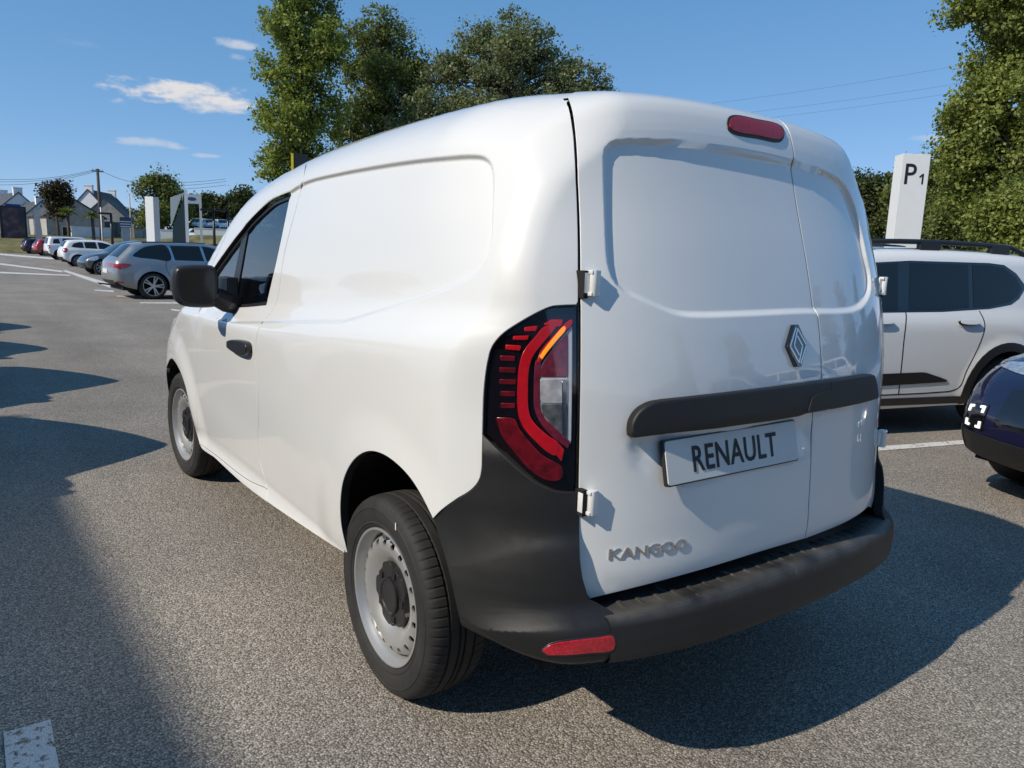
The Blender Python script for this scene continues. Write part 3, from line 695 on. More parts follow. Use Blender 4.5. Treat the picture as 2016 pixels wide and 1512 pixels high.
    segs = [z2p([(445, 285), (530, 278), (522, 302), (445, 304)]), z2p([(368, 345), (470, 342), (462, 362), (365, 362)]), z2p([(318, 405), (415, 412), (410, 436), (312, 428)])] + \
           [z2p([(272+o, 480+i*79), (378-abs(o), 482+i*79), (376-abs(o), 506+i*79), (270+o, 504+i*79)]) for i, o in enumerate((6, 0, 0, 6, 8))]
    for mir in (False, True):
        q = dict(mirror=mir, gap=0.0)
        TL = panel('tail_light', [LP], side_rays, van_f, LAMPK, V, h=.02, hb=.010, off=-.014, flange=.02, bev=.002, mirror=mir, gap=.0035)
        panel('lens_cover', [LP], side_rays, van_f, LENS, TL, h=.02, hb=.010, off=.004, flange=.016, bev=.004, mirror=mir, gap=.0035, fmat=LAMPK)
        panel('red_light_guide', [lpx(cshape)], side_rays, van_f, LAMPR, TL, h=.02, hb=.007, off=-.0040, flange=.003, **q)
        panel('red_light_guide', [lpx(cshape2, sm=False)], side_rays, van_f, LAMPR, TL, h=.02, hb=.008, off=-.0050, flange=.003, **q)
        panel('red_light_guide', [lpx(top_red, sm=False)], side_rays, van_f, LAMPR, TL, h=.02, hb=.008, off=-.0050, flange=.003, **q)
        panel('inner_light_guide', [lpx(inner)], side_rays, van_f, LAMPM, TL, h=.02, hb=.008, off=-.0070, flange=.003, **q)
        panel('lamp_bezel', [lpx(frame, sm=False)], side_rays, van_f, mat('lamp_bezel', (.72, .74, .76), .3, coat=1, vary=.15), TL, h=.02, hb=.008, off=-.0100, flange=.003, **q)
        panel('indicator_housing', [lpx(ared)], side_rays, van_f, LAMPR, TL, h=.02, hb=.007, off=-.0050, flange=.003, **q)
        panel('indicator', [lpx(amber)], side_rays, van_f, LAMPA, TL, h=.02, hb=.007, off=-.0030, flange=.003, **q)
        panel('fog_lens', [lpx(mar, sm=False)], side_rays, van_f, LAMPM, TL, h=.02, hb=.008, off=-.0080, flange=.003, **q)
        panel('reversing_lens', [lpx(clr, sm=False)], side_rays, van_f, LAMPC, TL, h=.02, hb=.008, off=-.0080, flange=.003, **q)
        panel('reversing_lens', [lpx(clr2, sm=False)], side_rays, van_f, mat('lamp_smoked', (.30, .31, .30), .12, metal=.6, coat=1, vary=.5, scale=45), TL, h=.02, hb=.008, off=-.0080, flange=.003, **q)
        panel('lens_highlight', [lpx(strip, sm=False)], side_rays, van_f, CHROME, TL, h=.02, hb=.008, off=-.0060, flange=.002, **q)
        panel('reflector', [lpx(ref)], side_rays, van_f, LAMPRD, TL, h=.02, hb=.008, off=-.0070, flange=.003, **q)
        for sg in segs[:3]: panel('lamp_segment', [lpx(sg, sm=False)], side_rays, van_f, LAMPR, TL, h=.02, hb=.008, off=-.0100, flange=.002, **q)
        for sg in segs[3:]: panel('lamp_segment', [lpx(sg, sm=False)], side_rays, van_f, LAMPRD, TL, h=.02, hb=.008, off=-.0100, flange=.002, **q)
    # ---- rear bumper
    B = empty('rear_bumper', (0, 0, 0), parent=V)
    Sb = lambda pts, n=5: side_inv(px_on(bump_f, pts, n=n))
    bp = join(Sb(PX_BUMPW), Sb(PX_LAMP_B)[1:], Sb([(1139, 973), (1141, 1090), (1146, 1135), (1160, 1182)]), Sb([(1160, 1182), (1185, 1192), (1208, 1206), (1226, 1226)]), Sb([(1226, 1226), (1229, 1262), (1222, 1316)]),
              Sb([(1222, 1316), (1150, 1336), (1090, 1343), (1010, 1329), (952, 1297), (915, 1252), (900, 1200), (882, 1120), (852, 1022)], n=6))
    for mir in (False, True):
        c = panel('bumper_corner', [bp], side_rays, bump_f, BLACKP, B, h=.014, hb=.008, extra=None if mir else np.array([(aa, zz) for zz in np.arange(.37, .62, .0045) for aa in np.arange(-1.25, -.25, .011)]), flange=.03, gap=.0015, off=-.0015, mirror=mir)
        rf = Sb([(1069, 1281), (1085, 1270), (1130, 1262), (1180, 1256), (1206, 1254), (1207, 1277), (1160, 1284), (1110, 1288), (1080, 1288)], n=4)
        ring = Sb([(1066, 1281), (1085, 1267), (1130, 1259), (1180, 1253), (1210, 1251), (1211, 1281), (1160, 1288), (1110, 1292), (1076, 1291)], n=4)
        panel('reflector_surround', [ring], side_rays, bump_f, BLACKS, c, h=.02, hb=.008, off=.001, flange=.004, gap=0, mirror=mir)
        panel('reflector', [rf], side_rays, bump_f, LAMPRD if False else mat('reflector_red', (.42, .008, .02), .2, coat=1, vary=.35, scale=160), c, h=.02, hb=.008, off=.003, flange=.004, gap=0, mirror=mir)
    BB = band_rays_of(BUMP_PROFILE, .10)
    ta = BB.t_at(-.790, .76); tb = BB.t_at(-.872, .47); tm = BB.t_at(-.858, .612)
    # top step, then face, built as one profile swept across the car
    xs_ = np.linspace(-.675, .675, 90); prof = [(-.72, .548), (-.79, .556), (-.856, .5615), (-.871, .559), (-.879, .552), (-.8835, .541), (-.887, .49), (-.887, .437), (-.884, .426), (-.876, .419), (-.80, .411), (-.72, .408)]
    prof = resample(np.array(prof), .008, closed=False); VV = []; 
    for x in xs_:
        for (y, z) in prof: VV.append((x, y+.235*(.36*x*x+.95*x**4)+.10*max(0, abs(x)-.62)**1.5, z-.026*(x/.66)**2*sstep(np.array(z), .40, .55)))
    k = len(prof); FF = [(i*k+j, i*k+j+1, (i+1)*k+j+1, (i+1)*k+j) for i in range(len(xs_)-1) for j in range(k-1)]
    st = mat('step_plastic', (0.017, 0.0165, 0.016), 0.5, vary=.2)
    nt = st.node_tree; bs = nt.nodes['Principled BSDF']; N = nt.nodes.new; L = nt.links.new
    tc = N('ShaderNodeTexCoord'); mp = N('ShaderNodeMapping'); mp.inputs['Scale'].default_value = (26, 7, 7); nz = N('ShaderNodeTexNoise'); nz.inputs['Scale'].default_value = 1.0; nz.inputs['Detail'].default_value = 6; nz.inputs['Roughness'].default_value = .75
    L(tc.outputs['Object'], mp.inputs[0]); L(mp.outputs[0], nz.inputs['Vector']); cr = N('ShaderNodeValToRGB'); cr.color_ramp.elements[0].position = .61; cr.color_ramp.elements[1].position = .72
    sep = N('ShaderNodeSeparateXYZ'); L(tc.outputs['Object'], sep.inputs[0]); gt = N('ShaderNodeMapRange'); gt.inputs['From Min'].default_value = .515; gt.inputs['From Max'].default_value = .535; L(sep.outputs[2], gt.inputs[0])
    ml = N('ShaderNodeMath'); ml.operation = 'MULTIPLY'; L(nz.outputs[0], cr.inputs[0]); L(cr.outputs[0], ml.inputs[0]); L(gt.outputs[0], ml.inputs[1])
    mx = N('ShaderNodeMixRGB'); old = bs.inputs['Base Color'].links[0].from_socket; L(ml.outputs[0], mx.inputs[0]); L(old, mx.inputs[1]); mx.inputs[2].default_value = (.42, .40, .37, 1)
    du = N('ShaderNodeMixRGB'); nd = N('ShaderNodeTexNoise'); nd.inputs['Scale'].default_value = 9; nd.inputs['Detail'].default_value = 6; L(tc.outputs['Object'], nd.inputs['Vector']); rd = N('ShaderNodeMapRange'); rd.inputs['From Min'].default_value = .30; rd.inputs['From Max'].default_value = .62; L(nd.outputs[0], rd.inputs[0])
    dm = N('ShaderNodeMath'); dm.operation = 'MULTIPLY'; L(rd.outputs[0], dm.inputs[0]); L(gt.outputs[0], dm.inputs[1]); L(dm.outputs[0], du.inputs[0]); L(old, du.inputs[1]); du.inputs[2].default_value = (.085, .080, .072, 1); L(du.outputs[0], mx.inputs[1]); L(mx.outputs[0], bs.inputs['Base Color'])
    stp = mesh_obj('bumper_step', VV, FF, st, B, smooth=True)
    bm = bmesh.new(); bm.from_mesh(stp.data); bmesh.ops.recalc_face_normals(bm, faces=bm.faces[:])
    bm.faces.ensure_lookup_table()
    if bm.faces[len(bm.faces)//2].normal.y > 0:
        bmesh.ops.reverse_faces(bm, faces=bm.faces[:])
    bm.to_mesh(stp.data); bm.free(); auto_smooth(stp, .30)
    for i in range(24):                                   # tread bars moulded on the step
        x = -.60+1.2*i/23; y = -.815+.235*(.36*x*x+.95*x**4)
        MB().box((x, y, .5585-.026*(x/.66)**2), (.013, .058, .005), rz=.25*x+.8*x**3, taper=.7).obj('step_bar', st, B)
    # ---- underside, wheel wells, interior
    ub = MB(); ub.box((0, 1.35, .40), (1.44, 3.9, .16)); ub.box((0, -.45, .52), (1.05, .36, .10)); ub.box((0, 1.36, .31), (1.60, 1.9, .08)); ub.obj('underbody', DARK, V)
    for cy in (0.0, 2.716):
        for sx in (-1, 1):
            prof = [(.395, -.02), (.41, .10), (.415, .36)]
            w = MB(); n = 20
            vs = []; 
            for a in np.linspace(0.10, math.pi-.28, n):
                for r, xx in ((.445, .872 if cy > 1 else .875), (.44, .50)):
                    vs.append((sx*xx, cy-.01+r*math.cos(a)*.94, .335+r*math.sin(a)))
            ff = [(2*i, 2*i+1, 2*i+3, 2*i+2) for i in range(n-1)]
            k0 = len(vs); vs.append((sx*.50, cy, .335)); ff += [(2*i+1, k0, 2*i+3) for i in range(n-1)]
            w.add(vs, ff).obj('wheel_arch_liner', DARK, V, smooth=False)
    it = MB(); it.box((0, .55, 1.05), (1.50, .03, 1.25)); it.obj('bulkhead', INTER, V)
    it = MB(); it.box((0, 2.25, .86), (1.56, .5, .36)); it.box((0, 2.05, 1.04), (1.5, .34, .10)); it.obj('dashboard', INTER, V, bevel=.03)
    it = MB(); it.box((0, 1.4, .47), (1.55, 2.0, .04)); it.obj('cabin_floor', INTER, V)
    for sx in (-.38, .38):
        it = MB(); it.box((sx, 1.35, .68), (.48, .5, .16)); it.box((sx, 1.02, 1.02), (.46, .14, .60)); it.box((sx, .98, 1.43), (.26, .10, .18)); it.obj('seat', INTER, V, bevel=.03)
    sw = MB(); th = np.linspace(0, 2*math.pi, 28); sw.tube([(-.38+.18*math.cos(a), 1.80-.06*math.sin(a), 1.08+.17*math.sin(a)) for a in th], .014, 8, cap=False); sw.box((-.38, 1.80, 1.08), (.30, .03, .05)); sw.obj('steering_wheel', BLACKS, V)
    # ---- door mirrors
    for sx in (-1, 1):
        Cm = np.array([-1.045, 1.60, 1.215])
        b = MB(); poly = catmull([(-.088, .074), (-.074, .086), (.066, .094), (.084, .084), (.092, .06), (.090, -.074), (.080, -.092), (.060, -.098), (-.05, -.092), (-.080, -.074), (-.092, -.04), (-.097, .02)], 5, True)
        rings = []; n = len(poly); secs = [(-.03, .90), (-.018, .98), (.0, 1.0), (.05, .97), (.10, .80), (.125, .45)]
        for dy, sc in secs: rings += [(Cm[0]+p[0]*sc, Cm[1]+dy-.25*p[0]*.3, Cm[2]+p[1]*sc) for p in poly]
        F = [(i*n+j, i*n+(j+1) % n, (i+1)*n+(j+1) % n, (i+1)*n+j) for i in range(len(secs)-1) for j in range(n)]
        F += [tuple(range(n))[::-1], tuple((len(secs)-1)*n+j for j in range(n))]
        b.add([(sx*-v[0] if sx > 0 else v[0], v[1], v[2]) for v in rings], F)
        m_ = b.obj('door_mirror', BLACKS, V, smooth=False); auto_smooth(m_, .7)
        g = MB(); pg = [(Cm[0]+p[0]*.80, Cm[1]-.031-.25*p[0]*.3, Cm[2]+p[1]*.80) for p in poly]; g.add([(sx*-v[0] if sx > 0 else v[0], v[1], v[2]) for v in pg], [tuple(range(n))]); g.obj('mirror_glass', mat('mirror_dark_glass', (.012, .012, .013), .06, vary=.1), m_, fixn=False)
        a = MB(); a.tube([(sx*.965, 1.60, 1.17), (sx*.91, 1.60, 1.14), (sx*.86, 1.62, 1.13)], [.045, .05, .05], 10); a.box((sx*.885, 1.66, 1.19), (.05, .16, .13)); a.obj('mirror_arm', BLACKS, m_, bevel=.006)
    return V
def steel_wheel():
    """one wheel, outer face to -x, centred on its own middle"""
    w = empty('wheel')
    n = 420
    prof = [(.2150, -.080), (.219, -.090), (.226, -.0965), (.2325, -.0985), (.2345, -.1015), (.2375, -.1012), (.240, -.1000), (.2435, -.1012), (.262, -.1045), (.2795, -.1038), (.2815, -.1052), (.2845, -.1050), (.2865, -.1026), (.300, -.0985), (.3085, -.0925), (.3145, -.0845), (.3185, -.074), (.3205, -.060), (.3215, -.048), (.3150, -.046), (.3150, -.040),
            (.3220, -.038), (.3222, -.014), (.3155, -.012), (.3155, -.006), (.3225, -.004)]
    prof = prof+[(r, -x) for r, x in prof[::-1]]
    V = []; F = []; m = len(prof)
    for k in range(n):
        a = 2*math.pi*k/n; ph = k % 6
        for r, x in prof:
            rr = r
            if r > .3075 and abs(x) > .046 and ph == 0: rr = r-.0030
            V.append((x, rr*math.cos(a), rr*math.sin(a)))
    for k in range(n):
        for i in range(m-1): F.append((k*m+i, ((k+1) % n)*m+i, ((k+1) % n)*m+i+1, k*m+i+1))
    ty = MB().add(V, F).obj('tyre', RUBBER, w); auto_smooth(ty, .5)
    rim = MB(); rim.lathe([(.212, -.078), (.2165, -.084), (.2195, -.090), (.2190, -.0955), (.2150, -.0965), (.2110, -.0945), (.2085, -.088), (.2055, -.080), (.2020, -.074), (.1985, -.066), (.1955, -.052), (.1925, -.030), (.190, -.012), (.190, .08)], 72)
    rm = rim.obj('rim', STEEL, w); auto_smooth(rm, .5)
    # pressed disc with a ring of oval holes
    fx = table([(0, -.040), (.06, -.042), (.085, -.044), (.100, -.050), (.115, -.060), (.130, -.070), (.148, -.078), (.165, -.080), (.178, -.075), (.186, -.066), (.1915, -.055)])
    out = [(.1912*math.cos(a), .1912*math.sin(a)) for a in np.linspace(0, 2*math.pi, 97)[:-1]]
    E = []; P = list(out); E += [(i, (i+1) % 96) for i in range(96)]; holes = []
    for k in range(20):
        a0 = 2*math.pi*(k+.5)/20; h = [((.1715+.0105*math.cos(t))*math.cos(a0)-.0095*math.sin(t)*math.sin(a0)*1.15, (.1715+.0105*math.cos(t))*math.sin(a0)+.0095*math.sin(t)*math.cos(a0)*1.15) for t in np.linspace(0, 2*math.pi, 13)[:-1]]
        k0 = len(P); P += h; E += [(k0+i, k0+(i+1) % 12) for i in range(12)]; holes.append(np.array(h))
    for r in (.03, .06, .085, .095, .105, .115, .125, .135, .145, .152, .180):
        P += [(r*math.cos(a), r*math.sin(a)) for a in np.linspace(0, 2*math.pi, 73)[:-1]]
    vo, _, fo, _, _, _ = delaunay_2d_cdt([Vector(p) for p in P], E, [], 0, 1e-7); V2 = np.array([v[:] for v in vo]); T = np.array([t[:] for t in fo])
    cen = V2[T].mean(1); ok = np.hypot(cen[:, 0], cen[:, 1]) < .1912
    for h in holes: ok &= ~inside(h, cen)
    T = T[ok]; rr = np.hypot(V2[:, 0], V2[:, 1]); Vd = np.stack([fx(rr), V2[:, 0], V2[:, 1]], 1)
    dsc = MB().add(Vd, T)
    for h in holes:                                        # hole walls
        r_ = np.hypot(h[:, 0], h[:, 1]); a = np.stack([fx(r_), h[:, 0], h[:, 1]], 1); b = a+[.006, 0, 0]; nn = len(h)
        dsc.add(np.vstack([a, b]), [(i, (i+1) % nn, nn+(i+1) % nn, nn+i) for i in range(nn)])
    do = dsc.obj('wheel_disc', STEEL, rm, smooth=True, fixn=False); auto_smooth(do, .9)
    MB().lathe([(.0, .025), (.188, .025)], 40).obj('brake_drum', DARK, w)
    cap = MB(); pts = []
    for k in range(72):
        a = 2*math.pi*k/72; lob = .5+.5*math.cos(5*a); r = .094+.012*sstep(np.array(lob), .35, .65); pts.append((float(r)*math.cos(a), float(r)*math.sin(a)))
    fr = (np.zeros(3), np.array([0, 1., 0]), np.array([0, 0, 1.]), np.array([-1., 0, 0]))
    cap.prism(pts, .040, .070, fr); hc = cap.obj('hub_cap', BLACKS, w, bevel=.003)
    r2 = MB(); r2.lathe([(.058, -.064), (.058, -.077), (.052, -.080), (.047, -.076), (.0, -.074)], 40); auto_smooth(r2.obj('hub_ring', BLACKS, hc), .6)
    for k in range(5):
        a = 2*math.pi*(k+.5)/5; MB().box((-.070, .077*math.cos(a), .077*math.sin(a)), (.008, .022, .022)).obj('hub_recess', DARK, hc)
    vs = MB(); vs.box((-.088, -.012, .204), (.022, .026, .013)); vs.obj('balance_weight', CHROME, rm)
    MB().box((-.1052, -.10, .268), (.0010, .006, .022)).obj('tyre_mark', mat('white_mark', (.7, .7, .7), .7), ty)
    return w
VAN = build_van()
w0 = steel_wheel(); w0.parent = VAN; w0.location = (-.795, 0, .322); w0.rotation_euler = (0.0, 0, 0)
for (x, y, rz, rx) in ((-.795, 2.716, .06, .5), (.795, 0, math.pi, .2), (.795, 2.716, math.pi, 1.1)):
    c = copy_tree(w0, VAN); c.location = (x, y, .322); c.rotation_euler = (rx if rz == 0 else rx, 0, rz)
# ================================================================== OTHER CARS
def alloy_wheel(r=.33, spokes=10, rim_r=.235, width=.21, dark=False, twin=False):
    w = empty('wheel'); h = width/2
    prof = [(rim_r-.005, -h+.012), (rim_r+.02, -h+.002), (rim_r+.05, -h), (r-.02, -h+.012), (r-.004, -h+.035), (r, -h+.06), (r, h-.06), (r-.02, h-.012), (rim_r, h)]
    t = MB().lathe(prof, 48).obj('tyre', RUBBER, w); auto_smooth(t, .6)
    m = mat('alloy_silver', (.50, .50, .51), .30, metal=.8) if not dark else mat('alloy_dark', (.05, .05, .055), .35, metal=.5)
    R = MB(); R.lathe([(rim_r-.008, -h+.02), (rim_r+.004, -h+.008), (rim_r-.006, -h+.006), (rim_r-.018, -h+.03), (rim_r-.03, h-.02)], 40)
    R.lathe([(.0, -h+.018), (.052, -h+.020), (.058, -h+.035), (.055, -h+.07)], 20)
    for k in range(spokes):
        a = 2*math.pi*k/spokes+(.16*(-1)**k if twin else 0); c, s_ = math.cos(a), math.sin(a); q = 2*math.pi/36
        r0, r1 = .045, rim_r-.006; w0, w1 = .017, .013
        V = []
        for rr, ww, xx in ((r0, w0, -h+.022), (r1, w1, -h+.014)):
            for sgn in (-1, 1):
                V += [(xx, rr*c-sgn*ww*s_, rr*s_+sgn*ww*c), (xx+.03, rr*c-sgn*ww*s_*1.1, rr*s_+sgn*ww*c*1.1)]
        R.add(V, [(0, 2, 6, 4), (0, 4, 5, 1), (2, 3, 7, 6), (1, 5, 7, 3)])
    auto_smooth(R.obj('rim', m, w), .5)
    MB().lathe([(.0, h-.05), (rim_r-.02, h-.05)], 24).obj('brake_disc', DARK, w)
    return w
class Car:
    def __init__(s, L, W, H, wb, prof, belt, tumble, ry, r=.33, arch=.40, fil=.11, plan=.10, crown=.05, waist=.0):
        s.L, s.W, s.wb, s.r, s.arch, s.fil = L, W, wb, r, arch, fil
        s.ry = ry; s.fy = ry+wb                                   # axle positions along the car
        s.P = catmull(prof, 4, True); s.d1 = poly_sdf(s.P); s.plan = plan; s.crown = crown
        hw = W/2; s.wt = table([(.05, hw-.09), (.2, hw-.05), (.35, hw-.015), (.55, hw), (belt-.25, hw), (belt-.08, hw-.012), (belt, hw-.035), (belt+.05, hw-.06), (H, hw-tumble), (H+.3, hw-tumble*1.5)])
        s.ymin, s.ymax = s.P[:, 0].min(), s.P[:, 0].max(); s.band = band_rays_of(s.P, .10)
        s.belt = belt
    def w(s, y, z):
        w = s.wt(z)-.10*np.clip((y-(s.ymax-1.0))/1.0, 0, 1.3)**2-.08*np.clip(((s.ymin+.9)-y)/.9, 0, 1.3)**2
        for cy in (s.ry, s.fy):
            rr = np.hypot(y-cy, z-s.r); w = w+.022*(1-sstep(rr, s.arch-.02, s.arch+.14))
        return w
    def f(s, x, y, z):
        m = (s.ymin+s.ymax)/2; yy = y+s.plan*x*x*np.where(y > m, 1, -1)*sstep(np.abs(y-m), .4*s.L/2, .9*s.L/2)
        return roundmax(s.d1(yy, z+s.crown*x*x), np.abs(x)-s.w(y, z), s.fil)
    def side_rays(s, y, z): return np.stack([0*y-1.6, y, z], 1), np.stack([0*y+1, 0*y, 0*y], 1)
    def body(s, paint, parent, h=.07, name='body'):
        P = resample(s.P, .045); T = np.roll(P, -1, 0)-np.roll(P, 1, 0); T /= np.linalg.norm(T, axis=1)[:, None]
        ar = 0.5*np.sum(P[:, 0]*np.roll(P[:, 1], -1)-np.roll(P[:, 0], -1)*P[:, 1]); N = np.stack([T[:, 1], -T[:, 0]], 1)*(1 if ar > 0 else -1)
        r = s.fil; Q = P-N*r; wc = s.w(Q[:, 0], Q[:, 1]); core = np.stack([-(wc-r), Q[:, 0], Q[:, 1]], 1)
        out = np.stack([0*wc-1, N[:, 0], N[:, 1]], 1)/math.sqrt(2); C = trace(s.f, core+out*.4, -out)
        # smooth loop in the side view
        loop = C[:, 1:]
        # arches
        def arch(cy): return np.array([(cy+s.arch*math.cos(a), s.r-.01+s.arch*math.sin(a)) for a in np.linspace(0, math.pi, 26)]+[(cy-s.arch*.97, -.2), (cy+s.arch*.97, -.2)])
        A = [arch(s.ry), arch(s.fy)]
        lo = loop.min(0); hi = loop.max(0)
        gx, gy = np.meshgrid(np.arange(lo[0], hi[0], h), np.arange(lo[1], hi[1], h*.87)); gx[::2] += h/2; G = np.stack([gx.ravel(), gy.ravel()], 1)
        ok = inside(loop, G)
        for a in A: ok &= ~inside(a, G)
        G = G[ok]; allb = np.vstack([loop]+A); dm = np.sqrt(((G[:, None]-allb[None])**2).sum(2)).min(1); G = G[dm > h*.45]
        # flares need rings round the arches
        ring = np.vstack([[(cy+q*math.cos(a), s.r-.01+q*math.sin(a)) for a in np.linspace(.0, math.pi, 26) for q in (s.arch+.03, s.arch+.07)] for cy in (s.ry, s.fy)]); ring = ring[inside(loop, ring)]
        V2 = np.vstack([allb, G, ring]); E = []; k = 0
        for q in [loop]+A: n = len(q); E += [(k+i, k+(i+1) % n) for i in range(n)]; k += n
        vo, _, fo, _, _, _ = delaunay_2d_cdt([Vector(v) for v in V2], E, [], 0, 1e-6); V2 = np.array([v[:] for v in vo]); T3 = np.array([t[:] for t in fo])
        cen = V2[T3].mean(1); ok = inside(loop, cen)
        for a in A: ok &= ~inside(a, cen)
        T3 = T3[ok]; O, D = s.side_rays(V2[:, 0], V2[:, 1]); X = trace(s.f, O, D)
        # boundary vertices sit exactly on the fillet line
        for i, p in enumerate(V2):
            d = ((loop-p)**2).sum(1); j = d.argmin()
            if d[j] < 1e-8: X[i] = C[j]
        Nn = gradient(s.f, X)
        fn = np.cross(X[T3[:, 1]]-X[T3[:, 0]], X[T3[:, 2]]-X[T3[:, 0]]); sw = (fn*Nn[T3].mean(1)).sum(1) < 0; T3[sw] = T3[sw][:, ::-1]
        n0 = len(X); Vv = [X, X*[-1, 1, 1]]; NN = [Nn, Nn*[-1, 1, 1]]; Ff = [tuple(t) for t in T3]+[tuple(t[::-1]+n0) for t in T3]
        keep = N[:, 1] > -.75; nu = 13; us = np.linspace(-1, 1, nu); n = len(P)
        rows = []
        for i in range(n):
            x = us*(-C[i, 0]); o = P[i]+N[i]*.25
            rows.append((np.stack([-x[::-1]*-1 if False else x, 0*x+o[0], 0*x+o[1]], 1), np.tile([0, -N[i, 0], -N[i, 1]], (nu, 1))))
        O = np.vstack([q[0] for q in rows]); D = np.vstack([q[1] for q in rows]); Y = trace(s.f, O, D)
        for i in range(n): Y[i*nu] = C[i]; Y[i*nu+nu-1] = C[i]*[-1, 1, 1]
        Ny = gradient(s.f, Y); b = 2*n0
        for i in range(n):
            j = (i+1) % n
            if not (keep[i] and keep[j]): continue
            for k in range(nu-1):
                q = np.array([i*nu+k, i*nu+k+1, j*nu+k+1, j*nu+k]); nv = np.cross(Y[q[2]]-Y[q[0]], Y[q[3]]-Y[q[1]])
                if np.dot(nv, Ny[q].mean(0)) < 0: q = q[::-1]
                Ff.append(tuple(q+b))
        Vv.append(Y); NN.append(Ny)
        return mesh_obj(name, np.vstack(Vv), Ff, paint, parent, normals=np.vstack(NN))
    def patch(s, name, poly, m, parent, off=.004, h=.06, smooth=True, both=True, fl=.005):
        P = catmull(poly, 4, True) if smooth else np.asarray(poly, float); out = []
        for mir in ((False, True) if both else (False,)):
            out.append(panel(name, [P], s.side_rays, s.f, m, parent, h=h, hb=.025, gap=0, off=off, flange=fl, mirror=mir))
        return out
    def bpatch(s, name, y0, z0, y1, z1, x0, x1, m, parent, off=.004, h=.08, fl=.005):
        t0 = s.band.t_at(y0, z0); t1 = s.band.t_at(y1, z1)
        if abs(t1-t0) > s.band.L/2:
            if t1 < t0: t1 += s.band.L
            else: t0 += s.band.L
        ts = np.linspace(t0, t1, 10); xs = np.linspace(x0, x1, 10)
        return panel(name, [np.vstack([np.stack([ts, xs], 1), np.stack([ts[::-1], -xs[::-1]], 1)])], s.band, s.f, m, parent, h=h, hb=.03, gap=0, off=off, flange=fl)
    def seam(s, pts, parent, w=.0035, name='panel_gap', both=True):
        P = catmull(pts, 6); T = np.gradient(P, axis=0); T /= np.linalg.norm(T, axis=1)[:, None]; N = np.stack([T[:, 1], -T[:, 0]], 1)
        s.patch(name, np.vstack([P+N*w, (P-N*w)[::-1]]), DARK, parent, off=.0016, smooth=False, both=both, fl=.001)
    def wheels(s, parent, wheel, track=None):
        x = (track or s.W-.22)/2
        for i, (sx, y) in enumerate(((-1, s.ry), (1, s.ry), (-1, s.fy), (1, s.fy))):
            o = wheel if i == 0 else copy_tree(wheel, parent)
            o.parent = parent; o.location = (sx*x, y, s.r); o.rotation_euler = (.3*i, 0, 0 if sx < 0 else math.pi)
    def under(s, parent):
        MB().box((0, (s.ymin+s.ymax)/2, .34), (s.W-.34, s.L-.5, .24)).obj('underbody', DARK, parent)
        for sx in (-1, 1):
            for cy in (s.ry, s.fy):
                V = []; n = 14; Rr_ = s.arch+.02
                for a in np.linspace(0.02, math.pi-.02, n):
                    for xx in (s.W/2-.045, s.W/2-.34): V.append((sx*xx, cy+Rr_*math.cos(a), s.r-.02+Rr_*math.sin(a)))
                F = [(2*i, 2*i+1, 2*i+3, 2*i+2) for i in range(n-1)]; V.append((sx*(s.W/2-.34), cy, s.r-.02)); F += [(2*i+1, 2*n, 2*i+3) for i in range(n-1)]
                MB().add(V, F).obj('wheel_arch_liner', DARK, parent)
    def mirrors(s, parent, y, z, paint):
        for sx in (-1, 1):
            b = MB(); b.box((sx*(s.W/2+.055), y, z), (.17, .10, .13)); b.box((sx*(s.W/2-.05), y+.02, z-.03), (.10, .05, .05)); auto_smooth(b.obj('door_mirror', paint, parent, bevel=.025), .8)
def place(root, u, v, local, heading):
    """stands the car so that its local ground point falls on the photo pixel's ground point"""
    p = on_ground(u, v); rz = heading-math.pi/2; c, s_ = math.cos(rz), math.sin(rz)
    root.location = (p[0]-(local[0]*c-local[1]*s_), p[1]-(local[0]*s_+local[1]*c), 0); root.rotation_euler = (0, 0, rz)
RED_L = mat('car_tail_red', (.30, .008, .015), .15, coat=1, vary=.3, scale=30)
HEAD_L = mat('car_headlight', (.55, .57, .60), .10, metal=.6, coat=1, vary=.4, scale=25)
GREYW = mat('grey_metallic_paint', (.26, .275, .29), .32, metal=.45, coat=1, vary=.03)
GREYD = mat('dark_grey_paint', (.075, .08, .088), .30, metal=.4, coat=1, vary=.05)
NAVY = mat('navy_paint', (.010, .010, .038), .25, metal=.2, coat=1, vary=.05)
REDP = mat('red_paint', (.38, .02, .02), .28, coat=1)
SILV = mat('silver_paint', (.52, .54, .55), .30, metal=.4, coat=1)
